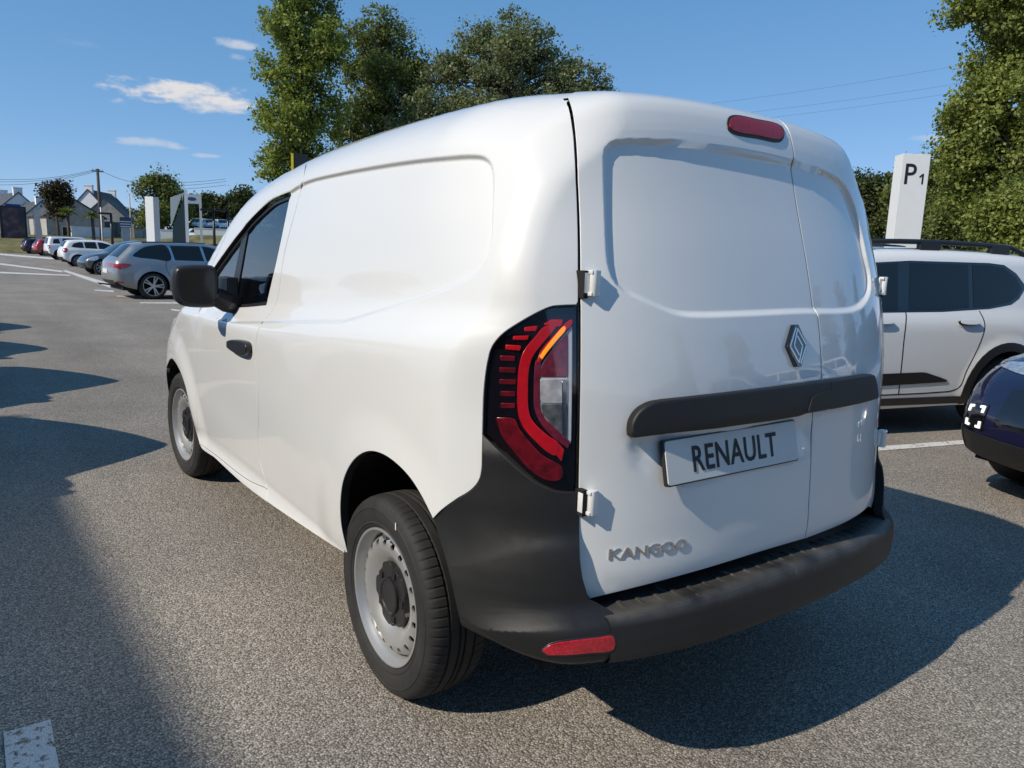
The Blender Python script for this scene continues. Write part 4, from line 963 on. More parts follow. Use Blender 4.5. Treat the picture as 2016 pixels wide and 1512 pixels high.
# ---- seven-seat estate on the right
def build_suv():
    s = Car(4.55, 1.79, 1.58, 2.90, [(-2.12, .36), (-2.23, .55), (-2.25, .80), (-2.235, 1.0), (-2.19, 1.15), (-2.08, 1.38), (-1.98, 1.52), (-1.85, 1.575), (-1.4, 1.60), (-.5, 1.605), (.15, 1.57), (.50, 1.48), (1.10, 1.13), (1.25, 1.06), (1.8, .99), (2.1, .88), (2.24, .68), (2.27, .5), (2.2, .32), (1.9, .25), (-1.8, .27)],
        1.02, .20, -1.36, r=.335, arch=.405, fil=.10)
    o = empty('estate_car', label='white seven seat estate car with black roof rails beside the parking sign', cat='car')
    b = s.body(WHITE2, o, h=.05)
    s.patch('wheel_arch_trim', [(-1.36+q*math.cos(a), .32+q*math.sin(a)) for q, rng in ((.478, np.linspace(-.12, math.pi+.12, 22)), (.408, np.linspace(math.pi+.12, -.12, 22))) for a in rng], BLACKP, o, off=.012, smooth=False)
    s.patch('wheel_arch_trim', [(1.54+q*math.cos(a), .32+q*math.sin(a)) for q, rng in ((.478, np.linspace(-.12, math.pi+.12, 22)), (.408, np.linspace(math.pi+.12, -.12, 22))) for a in rng], BLACKP, o, off=.012, smooth=False)
    s.patch('sill_trim', [(-.93, .33), (-.90, .27), (1.05, .27), (1.08, .33)], BLACKP, o, off=.010, smooth=False)
    s.patch('door_trim', [(-.70, .475), (-.62, .50), (-.45, .545), (-.40, .55), (.90, .53), (.90, .42), (-.68, .465)], BLACKP, o, off=.008, smooth=False)
    # window band: quarter glass, rear door, front door with black pillars between
    s.patch('window_surround', [(-1.60, 1.255), (-1.62, 1.30), (-1.52, 1.40), (-1.38, 1.47), (-1.2, 1.482), (-.3, 1.475), (.2, 1.44), (.55, 1.33), (.98, 1.09), (.98, 1.05), (.2, 1.045), (-.6, 1.06), (-1.15, 1.09), (-1.42, 1.13), (-1.52, 1.18)], GLOSSB, o, off=.003, smooth=False)
    s.patch('side_window', [(-1.57, 1.27), (-1.50, 1.37), (-1.36, 1.445), (-1.20, 1.46), (-1.00, 1.46), (-.97, 1.10), (-1.15, 1.11), (-1.40, 1.15), (-1.50, 1.20)], GLASSD, o, off=.007, smooth=False)
    s.patch('side_window', [(-.945, 1.46), (-.30, 1.455), (-.24, 1.07), (-.6, 1.078), (-.91, 1.098)], GLASSD, o, off=.007, smooth=False)
    s.patch('side_window', [(-.16, 1.45), (.2, 1.42), (.53, 1.31), (.90, 1.09), (.88, 1.065), (.2, 1.06), (-.12, 1.068)], GLASSD, o, off=.007, smooth=False)
    s.seam([(-1.03, 1.07), (-1.06, .95), (-1.02, .80), (-.90, .55), (-.86, .42), (-.80, .385), (-.6, .37), (.0, .362), (.9, .36)], o)
    s.seam([(-.20, 1.05), (-.17, .9), (-.17, .6), (-.19, .36)], o)
    s.patch('handle_recess', [(-.99+.0, .965), (-.90, .99), (-.80, .985), (-.75, .955), (-.82, .925), (-.92, .925)], WHITE2, o, off=.0025)
    for y0 in (-.97, -.02):
        s.patch('door_handle', [(y0, .985), (y0+.19, .985), (y0+.215, .975), (y0+.205, .962), (y0, .960), (y0-.012, .972)], WHITE2, o, off=.032, fl=.03)
    for sx in (-1, 1):                                           # roof rails
        r = MB(); ys = np.linspace(-1.78, .35, 24); O, D = roof_rays(0*ys+sx*.60, ys); Z = trace(s.f, O, D); up = .055*np.clip(np.minimum((ys+1.80)/.22, (.38-ys)/.22), .02, 1)
        r.tube([(q[0], q[1], q[2]+u_) for q, u_ in zip(Z, up)], .022, 8)
        for y in (-1.45, -.62, .12):
            q = Z[np.argmin(np.abs(ys-y))]; r.box((q[0], y, q[2]+.02), (.045, .22, .07))
        r.obj('roof_rail', BLACKS, o)
    s.bpatch('windscreen', .20, 1.56, 1.12, 1.12, .60, .68, GLASSD, o); s.bpatch('rear_window', -2.02, 1.48, -2.18, 1.16, .52, .60, GLASSD, o)
    s.patch('tail_light', [(-1.98, 1.10), (-2.10, 1.12), (-2.16, .85), (-2.02, .88), (-1.95, .98)], RED_L, o, off=.006)
    s.patch('headlight', [(1.80, .86), (2.0, .85), (2.12, .76), (1.98, .72), (1.84, .76)], HEAD_L, o, off=.006)
    s.bpatch('rear_bumper', -2.24, .62, -2.15, .36, .80, .78, BLACKP, o, off=.01); s.bpatch('front_bumper', 2.26, .55, 2.2, .32, .80, .78, BLACKP, o, off=.01)
    s.bpatch('number_plate', -2.247, .80, -2.24, .70, .25, .25, PLATE, o, off=.01)
    s.under(o); s.mirrors(o, .78, 1.10, GLOSSB); s.wheels(o, alloy_wheel(.335, 10, .225, dark=False)); return o, s
SUV, suv_s = build_suv()
def build_wagon():
    s = Car(4.72, 1.83, 1.45, 2.85, [(-2.22, .34), (-2.34, .48), (-2.36, .66), (-2.34, .82), (-2.30, .96), (-2.20, 1.06), (-2.02, 1.22), (-1.86, 1.355), (-1.70, 1.405), (-1.3, 1.435), (-.5, 1.455), (.0, 1.44), (.40, 1.37), (.80, 1.18), (1.12, 1.01), (1.3, .95), (1.8, .88), (2.15, .77), (2.32, .60), (2.36, .45), (2.28, .28), (1.9, .20), (-1.8, .21)],
        .93, .22, -1.43, r=.335, arch=.385, fil=.13)
    o = empty('station_wagon', label='silver grey station wagon parked just beyond the van door mirror', cat='car')
    s.body(GREYW, o, h=.06)
    s.patch('window_trim', [(-1.95, 1.075), (-1.80, 1.21), (-1.62, 1.315), (-1.40, 1.365), (-.4, 1.385), (.0, 1.365), (.4, 1.27), (.95, 1.0), (.95, .955), (-.4, .965), (-1.4, .99), (-1.85, 1.03)], CHROME, o, off=.002)
    s.patch('side_window', [(-1.86, 1.08), (-1.72, 1.21), (-1.55, 1.305), (-1.36, 1.345), (-1.06, 1.352), (-.98, .998), (-1.4, 1.015), (-1.75, 1.045)], GLASSD, o, off=.006)
    s.patch('side_window', [(-.96, 1.355), (-.24, 1.365), (-.16, .985), (-.88, .995)], GLASSD, o, off=.006, smooth=False)
    s.patch('side_window', [(-.17, 1.365), (.0, 1.345), (.38, 1.245), (.82, 1.0), (.80, .975), (-.09, .985)], GLASSD, o, off=.006, smooth=False)
    s.patch('tail_light', [(-1.92, .86), (-2.05, .885), (-2.22, .87), (-2.27, .79), (-2.18, .755), (-2.03, .78)], RED_L, o, off=.006)
    s.patch('reflector', [(-2.10, .43), (-2.25, .45), (-2.25, .42), (-2.10, .41)], RED_L, o, off=.006, smooth=False)
    s.patch('headlight', [(1.85, .76), (2.1, .72), (2.22, .64), (2.05, .62), (1.88, .67)], HEAD_L, o, off=.006)
    s.bpatch('rear_window', -1.84, 1.37, -2.2, 1.06, .50, .62, GLASSD, o); s.bpatch('windscreen', .15, 1.42, 1.1, 1.02, .56, .70, GLASSD, o)
    s.bpatch('tail_light_panel', -2.32, .88, -2.345, .79, .80, .82, RED_L, o, off=.004); s.bpatch('rear_diffuser', -2.34, .46, -2.25, .34, .62, .60, BLACKP, o, off=.006)
    s.bpatch('number_plate', -2.36, .73, -2.36, .63, .26, .26, PLATE, o, off=.006)
    s.seam([(-1.08, .99), (-1.12, .85), (-1.05, .62), (-.95, .42), (-.9, .30)], o); s.seam([(-.13, .98), (-.12, .7), (-.12, .3)], o); s.seam([(.78, .94), (.85, .7), (.88, .35)], o)
    for y0 in (-.95, .02):
        s.patch('door_handle', [(y0, .845), (y0+.20, .845), (y0+.21, .825), (y0, .822)], GREYW, o, off=.025, fl=.02)
    s.under(o); s.mirrors(o, .75, 1.0, GREYW); s.wheels(o, alloy_wheel(.335, 10, .245, twin=True))
    for sx in (-1, 1):
        r = MB(); ys = np.linspace(-1.6, -.05, 14); O, D = roof_rays(0*ys+sx*.62, ys); Z = trace(s.f, O, D); r.tube([tuple(q+[0, 0, .022]) for q in Z], .014, 6)
        r.obj('roof_rail', BLACKS, o)
    return o, s
WAGON, wag_s = build_wagon()
def build_hatch(name, label, paint, boxy=False, dark_roof=False, group=None):
    if boxy:
        s = Car(4.24, 1.82, 1.70, 2.57, [(-1.98, .42), (-2.09, .6), (-2.10, .9), (-2.07, 1.1), (-1.98, 1.40), (-1.90, 1.60), (-1.78, 1.66), (-1.0, 1.69), (.1, 1.675), (.42, 1.58), (.86, 1.22), (1.0, 1.13), (1.6, 1.10), (1.95, 1.04), (2.08, .85), (2.1, .6), (2.05, .40), (1.8, .30), (-1.7, .30)], 1.10, .17, -1.25, r=.36, arch=.435, fil=.09)
        win = [[(-1.72, 1.16), (-1.66, 1.46), (-1.34, 1.50), (-1.26, 1.16)], [(-1.12, 1.16), (-1.08, 1.53), (-.35, 1.54), (-.35, 1.14)], [(-.27, 1.14), (-.27, 1.54), (.10, 1.53), (.34, 1.47), (.72, 1.16)]]
        ws = ((.2, 1.64), (.88, 1.2)); rw = ((-1.92, 1.55), (-2.06, 1.14)); tl = [(-1.92, 1.02), (-2.03, 1.02), (-2.05, .82), (-1.94, .82)]; hd = [(1.80, .95), (1.98, .95), (2.0, .78), (1.82, .80)]
    else:
        s = Car(4.05, 1.77, 1.48, 2.55, [(-1.88, .36), (-1.99, .52), (-2.01, .72), (-1.97, .92), (-1.88, 1.08), (-1.74, 1.30), (-1.60, 1.42), (-1.35, 1.465), (-.5, 1.49), (.05, 1.46), (.42, 1.36), (.98, 1.02), (1.15, .95), (1.6, .87), (1.88, .73), (2.0, .55), (2.0, .40), (1.92, .27), (1.6, .20), (-1.6, .21)], .95, .20, -1.20, r=.315, arch=.375, fil=.13)
        win = [[(-1.50, 1.08), (-1.36, 1.26), (-1.12, 1.335), (-.94, 1.34), (-.90, 1.02), (-1.3, 1.04)], [(-.86, 1.345), (-.30, 1.37), (-.24, 1.0), (-.82, 1.015)], [(-.20, 1.37), (.05, 1.345), (.40, 1.24), (.82, 1.0), (.80, .985), (-.14, .995)]]
        ws = ((.15, 1.44), (1.0, 1.0)); rw = ((-1.66, 1.38), (-1.88, 1.07)); tl = [(-1.70, .98), (-1.84, 1.0), (-1.93, .86), (-1.84, .76), (-1.72, .80)]; hd = [(1.45, .78), (1.7, .74), (1.86, .62), (1.68, .60), (1.48, .66)]
    o = empty(name, label=label, cat='car', group=group)
    s.body(paint, o, h=.09)
    for w in win: s.patch('side_window', w, GLASSD, o, off=.005, h=.12, smooth=False)
    s.bpatch('windscreen', *ws[0], *ws[1], .52, .66, GLASSD, o, h=.14); s.bpatch('rear_window', *rw[0], *rw[1], .46, .56, GLASSD, o, h=.14)
    s.patch('tail_light', tl, RED_L, o, off=.006, h=.1); s.patch('headlight', hd, HEAD_L, o, off=.006, h=.1)
    if boxy:
        for cy in (s.ry, s.fy): s.patch('wheel_arch_trim', [(cy+q*math.cos(a), .34+q*math.sin(a)) for q, rng in ((.50, np.linspace(0, math.pi, 12)), (.437, np.linspace(math.pi, 0, 12))) for a in rng], BLACKP, o, off=.010, smooth=False, h=.1)
        s.patch('sill_trim', [(-.80, .42), (-.80, .32), (.86, .32), (.86, .42)], BLACKP, o, off=.006, smooth=False)
        s.bpatch('roof_panel', -1.75, 1.665, .1, 1.675, .66, .64, GLOSSB, o, off=.004)
    s.bpatch('front_bumper', 1.99 if not boxy else 2.1, .5 if not boxy else .62, 1.90 if not boxy else 2.03, .27 if not boxy else .4, .72, .7, BLACKP, o, off=.006, h=.14); s.bpatch('rear_bumper', -1.98 if not boxy else -2.09, .50 if not boxy else .6, -1.88 if not boxy else -1.98, .36 if not boxy else .42, .70, .68, BLACKP, o, off=.006, h=.14)
    s.bpatch('number_plate', s.P[0, 0]-.10, .80, s.P[0, 0]-.10, .70, .24, .24, PLATE, o, off=.012, h=.2)
    s.under(o); s.mirrors(o, .62, 1.02 if not boxy else 1.18, paint); s.wheels(o, alloy_wheel(s.r, 5 if boxy else 8, s.r*.70, dark=boxy))
    return o, s
def repaint(root, old, new):
    for o in [root]+list(root.children_recursive):
        for sl in getattr(o, 'material_slots', []):
            if sl.material == old: sl.link = 'OBJECT'; sl.material = new
JEEP, jp_s = build_hatch('off_roader', 'boxy white off roader with black roof parked beside the red car', WHITE2, True)
HATCH, ht_s = build_hatch('hatchback', 'small white hatchback parked to the right of the boxy white off roader', WHITE2)
# ---- navy crossover, only its nose corner in view
def build_navy():
    s = Car(4.40, 1.84, 1.60, 2.68, [(-2.05, .40), (-2.17, .6), (-2.18, .85), (-2.12, 1.08), (-1.95, 1.36), (-1.75, 1.52), (-1.3, 1.58), (-.3, 1.60), (.2, 1.56), (.6, 1.43), (1.05, 1.12), (1.2, 1.03), (1.6, .95), (1.92, .86), (2.08, .76), (2.16, .64), (2.20, .52), (2.19, .40), (2.12, .27), (1.8, .22), (-1.7, .24)], 1.02, .19, -1.30, r=.345, arch=.41, fil=.16, plan=.16)
    o = empty('crossover', label='dark navy crossover with bracket shaped white running light at the right edge', cat='car')
    s.body(NAVY, o, h=.06)
    for w in ([(-1.45, 1.14), (-1.35, 1.36), (-1.0, 1.45), (-.85, 1.45), (-.8, 1.10)], [(-.75, 1.46), (-.15, 1.48), (-.1, 1.08), (-.7, 1.09)], [(-.05, 1.48), (.2, 1.46), (.55, 1.33), (.9, 1.10), (0, 1.08)]): s.patch('side_window', w, GLASSD, o, off=.005, smooth=False)
    s.bpatch('windscreen', .25, 1.55, 1.1, 1.12, .58, .70, GLASSD, o); s.bpatch('rear_window', -1.8, 1.50, -2.05, 1.2, .5, .6, GLASSD, o)
    s.bpatch('grille', 2.14, .76, 2.19, .50, .48, .50, GLOSSB, o, off=.012)
    s.bpatch('lower_bumper', 2.19, .40, 2.10, .27, .74, .72, BLACKP, o, off=.010)
    s.patch('headlight', [(1.72, .90), (1.92, .89), (2.02, .84), (2.02, .80), (1.86, .82), (1.70, .86)], HEAD_L, o, off=.006)
    s.patch('lower_trim', [(1.75, .42), (1.98, .44), (2.05, .38), (1.98, .27), (1.74, .26)], BLACKP, o, off=.006)
    s.patch('tail_light', [(-1.9, 1.0), (-2.05, 1.02), (-2.1, .86), (-1.95, .88)], RED_L, o, off=.006)
    lamp = mat('running_light', (.85, .87, .90), .3, emis=(1, .98, .94, .55))
    t0 = s.band.t_at(2.17, .62)
    def seg(x0, x1, ta, tb, both):
        for sg in (-1, 1):
            P = np.array([(t0+ta, sg*x0), (t0+tb, sg*x0), (t0+tb, sg*x1), (t0+ta, sg*x1)])
            panel('running_light', [P], s.band, s.f, lamp, o, h=.05, hb=.01, gap=0, off=.012, flange=.006)
    for x0, x1, ta, tb in ((.60, .615, .005, .055), (.60, .635, .005, .020), (.60, .615, .125, .175), (.60, .635, .160, .175), (.705, .720, .005, .055), (.685, .720, .005, .020), (.705, .720, .125, .175), (.685, .720, .160, .175)): seg(x0, x1, ta, tb, True)
    for sg in (-1, 1):
        P = np.array([(t0-.01, sg*.585), (t0+.19, sg*.585), (t0+.19, sg*.735), (t0-.01, sg*.735)]); panel('lamp_housing', [P], s.band, s.f, GLOSSB, o, h=.05, hb=.02, gap=0, off=.006, flange=.006)
    s.under(o); s.mirrors(o, .72, 1.12, NAVY); s.wheels(o, alloy_wheel(.345, 5, .24, dark=True)); return o, s
NAVYC, nv_s = build_navy()

A_SUV = math.radians(180-18)
SUV.location = (4.47, 1.943, 0); SUV.rotation_euler = (0, 0, 2.84-math.pi/2)
NAVYC.location = (4.98, -1.28, 0); NAVYC.rotation_euler = (0, 0, 2.86-math.pi/2)
place(WAGON, 302, 589, (.80, wag_s.ry), math.radians(3))
place(JEEP, 121, 512, (.80, jp_s.ry), math.radians(6))
place(HATCH, 155, 525, (.78, ht_s.ry), math.radians(4))
def clone(src, paint_from, paint_to, name, label, group=None):
    c = copy_tree(src); c.name = name; c['label'] = label
    if group: c['group'] = group
    repaint(c, paint_from, paint_to); return c
c = clone(HATCH, WHITE2, GREYD, 'hatchback', 'dark grey hatchback facing left between the white hatchback and the station wagon'); place(c, 200, 541, (-.75, ht_s.fy+.0), math.radians(186))
c = clone(HATCH, WHITE2, REDP, 'hatchback', 'red hatchback at the far left end of the parked row'); place(c, 91, 504, (.78, ht_s.ry), math.radians(8))
c = clone(HATCH, WHITE2, NAVY, 'hatchback', 'dark blue hatchback half hidden behind the poster stand'); place(c, 66, 500, (.78, ht_s.ry), math.radians(8))
# echelon row left of the van: only shadows and reflections of it reach the picture
ROW = []
for k in range(4):
    o = clone(HATCH if k > 1 else JEEP, WHITE2, WHITE2 if k != 3 else SILV, 'parked_car', ['boxy white off roader nearest the van in the row left of it', 'boxy white off roader second in the row left of the van', 'white hatchback third in the row left of the van', 'silver hatchback fourth in the row left of the van'][k], 'cars parked left of the van')
    a = math.radians(30); rz = a-math.pi/2; c_, s_ = math.cos(rz), math.sin(rz); lx, ly = (.60, 1.72)
    ROW.append(o)
    tx, ty = -2.30+(.02, .14, .2, .2)[k], 3.62+2.92*k+(.05, 0, 0, 0)[k]
    o.rotation_euler = (0, 0, rz); o.location = (tx-(lx*c_-ly*s_), ty-(lx*s_+ly*c_), 0)
# ================================================================== GROUND AND MARKINGS
def asphalt_nodes(m, chips=False):
    m.use_nodes = True; nt = m.node_tree; b = nt.nodes['Principled BSDF']; N = nt.nodes.new; L = nt.links.new
    tc = N('ShaderNodeTexCoord'); P = tc.outputs['Object']
    def noise(sc, det=4, rough=.55):
        n = N('ShaderNodeTexNoise'); n.inputs['Scale'].default_value = sc; n.inputs['Detail'].default_value = det; n.inputs['Roughness'].default_value = rough; L(P, n.inputs['Vector']); return n.outputs[0]
    def vor(sc):
        n = N('ShaderNodeTexVoronoi'); n.inputs['Scale'].default_value = sc; n.voronoi_dimensions = '2D'; L(P, n.inputs['Vector']); return n
    v1 = vor(145); sp = N('ShaderNodeSeparateColor'); L(v1.outputs['Color'], sp.inputs[0])
    r1 = N('ShaderNodeValToRGB'); e = r1.color_ramp.elements; e[0].position = .0; e[0].color = (.215, .193, .166, 1); e[1].position = 1.0; e[1].color = (.60, .55, .485, 1)
    for p, c in ((.22, (.280, .251, .213)), (.55, (.368, .330, .281)), (.86, (.465, .418, .358))):
        q = e.new(p); q.color = (*c, 1)
    L(sp.outputs[0], r1.inputs[0])
    v2 = vor(260); sp2 = N('ShaderNodeSeparateColor'); L(v2.outputs['Color'], sp2.inputs[0])
    r2 = N('ShaderNodeValToRGB'); r2.color_ramp.elements[0].color = (.62, .61, .60, 1); r2.color_ramp.elements[1].color = (1.3, 1.3, 1.3, 1); L(sp2.outputs[0], r2.inputs[0])
    m1 = N('ShaderNodeMixRGB'); m1.blend_type = 'MULTIPLY'; m1.inputs[0].default_value = .8; L(r1.outputs[0], m1.inputs[1]); L(r2.outputs[0], m1.inputs[2])
    dr = N('ShaderNodeValToRGB'); dr.color_ramp.elements[0].position = .32; dr.color_ramp.elements[0].color = (1, 1, 1, 1); dr.color_ramp.elements[1].position = .62; dr.color_ramp.elements[1].color = (.30, .29, .28, 1); L(v1.outputs['Distance'], dr.inputs[0])
    vm = N('ShaderNodeMath'); vm.operation = 'MULTIPLY'; vm.inputs[1].default_value = 1.0; L(v1.outputs['Distance'], vm.inputs[0]); L(vm.outputs[0], dr.inputs[0])
    m2 = N('ShaderNodeMixRGB'); m2.blend_type = 'MULTIPLY'; m2.inputs[0].default_value = .75; L(m1.outputs[0], m2.inputs[1]); L(dr.outputs[0], m2.inputs[2])
    r3 = N('ShaderNodeValToRGB'); r3.color_ramp.elements[0].position = .30; r3.color_ramp.elements[0].color = (.82, .82, .83, 1); r3.color_ramp.elements[1].position = .72; r3.color_ramp.elements[1].color = (1.10, 1.09, 1.07, 1); L(noise(.9, 6, .6), r3.inputs[0])
    m3 = N('ShaderNodeMixRGB'); m3.blend_type = 'MULTIPLY'; m3.inputs[0].default_value = 1; L(m2.outputs[0], m3.inputs[1]); L(r3.outputs[0], m3.inputs[2])
    r4 = N('ShaderNodeValToRGB'); r4.color_ramp.elements[0].position = .69; r4.color_ramp.elements[0].color = (1, 1, 1, 1); r4.color_ramp.elements[1].position = .80; r4.color_ramp.elements[1].color = (.66, .65, .64, 1); L(noise(2.3, 5, .65), r4.inputs[0])
    m4 = N('ShaderNodeMixRGB'); m4.blend_type = 'MULTIPLY'; m4.inputs[0].default_value = .6; L(m3.outputs[0], m4.inputs[1]); L(r4.outputs[0], m4.inputs[2])
    # tyre-darkened lanes and old damp stains
    mpx = N('ShaderNodeMapping'); mpx.inputs['Scale'].default_value = (.55, .05, 1); mpx.inputs['Rotation'].default_value = (0, 0, .25); L(P, mpx.inputs[0]); ns = N('ShaderNodeTexNoise'); ns.inputs['Scale'].default_value = 1.6; ns.inputs['Detail'].default_value = 5; L(mpx.outputs[0], ns.inputs['Vector'])
    r5 = N('ShaderNodeValToRGB'); r5.color_ramp.elements[0].position = .42; r5.color_ramp.elements[0].color = (1.04, 1.04, 1.04, 1); r5.color_ramp.elements[1].position = .66; r5.color_ramp.elements[1].color = (.80, .80, .80, 1); L(ns.outputs[0], r5.inputs[0])
    m5 = N('ShaderNodeMixRGB'); m5.blend_type = 'MULTIPLY'; m5.inputs[0].default_value = 1; L(m4.outputs[0], m5.inputs[1]); L(r5.outputs[0], m5.inputs[2])
    col = m5.outputs[0]; b.inputs['Roughness'].default_value = .86; b.inputs['Specular IOR Level'].default_value = .35
    h = N('ShaderNodeMath'); h.operation = 'SUBTRACT'; h.inputs[0].default_value = 1; L(v1.outputs['Distance'], h.inputs[1])
    ha = N('ShaderNodeMath'); ha.operation = 'ADD'; L(h.outputs[0], ha.inputs[0]); hs = N('ShaderNodeMath'); hs.operation = 'MULTIPLY'; hs.inputs[1].default_value = .8; L(sp.outputs[1], hs.inputs[0]); L(hs.outputs[0], ha.inputs[1])
    bp = N('ShaderNodeBump'); bp.inputs['Strength'].default_value = .6; bp.inputs['Distance'].default_value = .004; L(ha.outputs[0], bp.inputs['Height']); L(bp.outputs[0], b.inputs['Normal'])
    if chips:
        th = N('ShaderNodeValToRGB'); th.color_ramp.elements[0].position = .40; th.color_ramp.elements[1].position = .46
        nn = noise(34, 5, .7); nl = noise(5, 3); ad = N('ShaderNodeMath'); ad.operation = 'ADD'; ad.inputs[1].default_value = 0; mm = N('ShaderNodeMath'); mm.operation = 'MULTIPLY_ADD'; mm.inputs[1].default_value = .35; L(nl, mm.inputs[0]); L(nn, mm.inputs[2]); sb = N('ShaderNodeMath'); sb.operation = 'SUBTRACT'; sb.inputs[1].default_value = .17; L(mm.outputs[0], sb.inputs[0]); L(sb.outputs[0], th.inputs[0])
        mx = N('ShaderNodeMixRGB'); L(th.outputs[0], mx.inputs[0]); L(col, mx.inputs[1]); mx.inputs[2].default_value = (.66, .65, .62, 1); col = mx.outputs[0]
    L(col, b.inputs['Base Color'])
ASPH = bpy.data.materials.new('asphalt'); asphalt_nodes(ASPH)
LINE = bpy.data.materials.new('worn_white_line'); asphalt_nodes(LINE, True)
mesh_obj('ground', [(-900, -900, 0), (900, -900, 0), (900, 1500, 0), (-900, 1500, 0)], [(0, 1, 2, 3)], ASPH, kind='structure')
def line_px(corners):
    V = [on_ground(*c, z=.004) for c in corners]; mesh_obj('road_marking', V, [(0, 1, 2, 3)], LINE, kind='structure')
def line_xy(a, b, w):
    a = np.array(a, float); b = np.array(b, float); d = (b-a)/np.linalg.norm(b-a); n = np.array([-d[1], d[0]])*w/2
    mesh_obj('road_marking', [(*(a-n), .004), (*(b-n), .004), (*(b+n), .004), (*(a+n), .004)], [(0, 1, 2, 3)], LINE, kind='structure')
line_xy((-1.835, .385), (-1.835, -3.5), .115)
line_xy((3.30, 1.02), (9.0, -.53), .11)
line_xy((2.60, 4.0), (8.2, 2.47), .11)
for q in ([(0, 499), (108, 508), (108, 511), (0, 502)], [(0, 518), (122, 533), (122, 536), (0, 521)], [(0, 535), (139, 541), (139, 543), (0, 538)], [(122, 533), (130, 532), (226, 561), (218, 567)],
          [(191, 556), (224, 559), (224, 562), (191, 559)], [(186, 570), (224, 572), (224, 575), (186, 572)], [(230, 582), (279, 583), (279, 585), (230, 584)], [(275, 595), (362, 595), (362, 598), (275, 597)], [(336, 608), (362, 611), (362, 614), (338, 611)]):
    line_px(q)
GRASS = mat('dry_grass', (.16, .15, .055), .95, vary=.5, scale=1.5)
BANK = 1.75
def bank():
    us = np.linspace(-160, 640, 40); V = []
    for u in us:
        top = 1.75+.75*float(sstep(np.array(u), 300, 400)); lo = float(sstep(np.array(u), 640, 540))
        for D, z in ((88, -.05), (91, .8), (95, top+.1), (102, top+.2), (300, top+.6)):
            p = at_dist(u, 470, D); V.append((p[0], p[1], z if z < 0 else z*1.0))
    F = [(i*5+j, (i+1)*5+j, (i+1)*5+j+1, i*5+j+1) for i in range(39) for j in range(4)]
    mesh_obj('verge_bank', V, F, mat('bank_grass', (.15, .135, .055), .95, vary=.45, scale=.9), kind='structure')
bank()
V = [on_ground(*c, z=.006) for c in ((135, 487), (260, 490), (330, 492), (330, 484), (135, 480))]
mesh_obj('verge', V, [(0, 1, 2, 3, 4)], GRASS, kind='structure')

# ================================================================== TREES
def leaf_mat(name, c0, c1, tr=.35):
    m = bpy.data.materials.new(name); m.use_nodes = True; nt = m.node_tree; nt.nodes.clear(); N = nt.nodes.new; L = nt.links.new
    out = N('ShaderNodeOutputMaterial'); mx = N('ShaderNodeMixShader'); mx.inputs[0].default_value = tr; d = N('ShaderNodeBsdfPrincipled'); d.inputs['Roughness'].default_value = .55; d.inputs['Specular IOR Level'].default_value = .35; t = N('ShaderNodeBsdfTranslucent')
    ge = N('ShaderNodeNewGeometry'); rp = N('ShaderNodeValToRGB'); rp.color_ramp.elements[0].color = (*c0, 1); rp.color_ramp.elements[1].color = (*c1, 1); L(ge.outputs['Random Per Island'], rp.inputs[0])
    tc = N('ShaderNodeTexCoord'); nz = N('ShaderNodeTexNoise'); nz.inputs['Scale'].default_value = .7; L(tc.outputs['Object'], nz.inputs['Vector']); r2 = N('ShaderNodeValToRGB'); r2.color_ramp.elements[0].position = .3; r2.color_ramp.elements[1].position = .7; r2.color_ramp.elements[0].color = (.7, .75, .75, 1); r2.color_ramp.elements[1].color = (1.2, 1.15, 1.05, 1); L(nz.outputs[0], r2.inputs[0])
    ml = N('ShaderNodeMixRGB'); ml.blend_type = 'MULTIPLY'; ml.inputs[0].default_value = 1; L(rp.outputs[0], ml.inputs[1]); L(r2.outputs[0], ml.inputs[2])
    L(ml.outputs[0], d.inputs['Base Color']); t2 = N('ShaderNodeMixRGB'); t2.blend_type = 'MULTIPLY'; t2.inputs[0].default_value = 1; L(ml.outputs[0], t2.inputs[1]); t2.inputs[2].default_value = (1.25, 1.3, .6, 1); L(t2.outputs[0], t.inputs[0]); L(d.outputs[0], mx.inputs[1]); L(t.outputs[0], mx.inputs[2]); L(mx.outputs[0], out.inputs[0])
    return m
LF_POP = leaf_mat('poplar_leaves', (.120, .165, .030), (.285, .335, .085))
LF_SIL = leaf_mat('silver_poplar_leaves', (.080, .108, .038), (.280, .305, .175))
LF_OLI = leaf_mat('olive_leaves', (.080, .112, .030), (.215, .250, .080))
LF_DRK = leaf_mat('dark_leaves', (.035, .052, .018), (.095, .115, .040))
LF_PUR = leaf_mat('plum_leaves', (.030, .020, .016), (.070, .060, .025))
LF_LIM = leaf_mat('lime_leaves', (.120, .155, .032), (.300, .335, .090))
BARK = mat('bark', (.085, .068, .050), .9, vary=.35, scale=3, bump=.6, bscale=12)
def crown_points(lobes, n_cl, per, spread, rng, hollow=.55):
    vol = np.array([a*b*c for (_, _, _, a, b, c) in lobes])**(2/3); pick = rng.choice(len(lobes), n_cl, p=vol/vol.sum())
    Lb = np.array(lobes)[pick]; u = rng.normal(size=(n_cl, 3)); u /= np.linalg.norm(u, axis=1)[:, None]; rad = hollow+(1-hollow)*rng.random(n_cl)**.6
    C = Lb[:, :3]+u*Lb[:, 3:]*rad[:, None]
    sz = spread*(.6+.8*rng.random(n_cl))
    D = np.clip(rng.normal(size=(n_cl, per, 3)), -1.7, 1.7)*sz[:, None, None]*np.array([1, 1, .75])
    return (C[:, None]+D).reshape(-1, 3), np.repeat(u, per, 0)
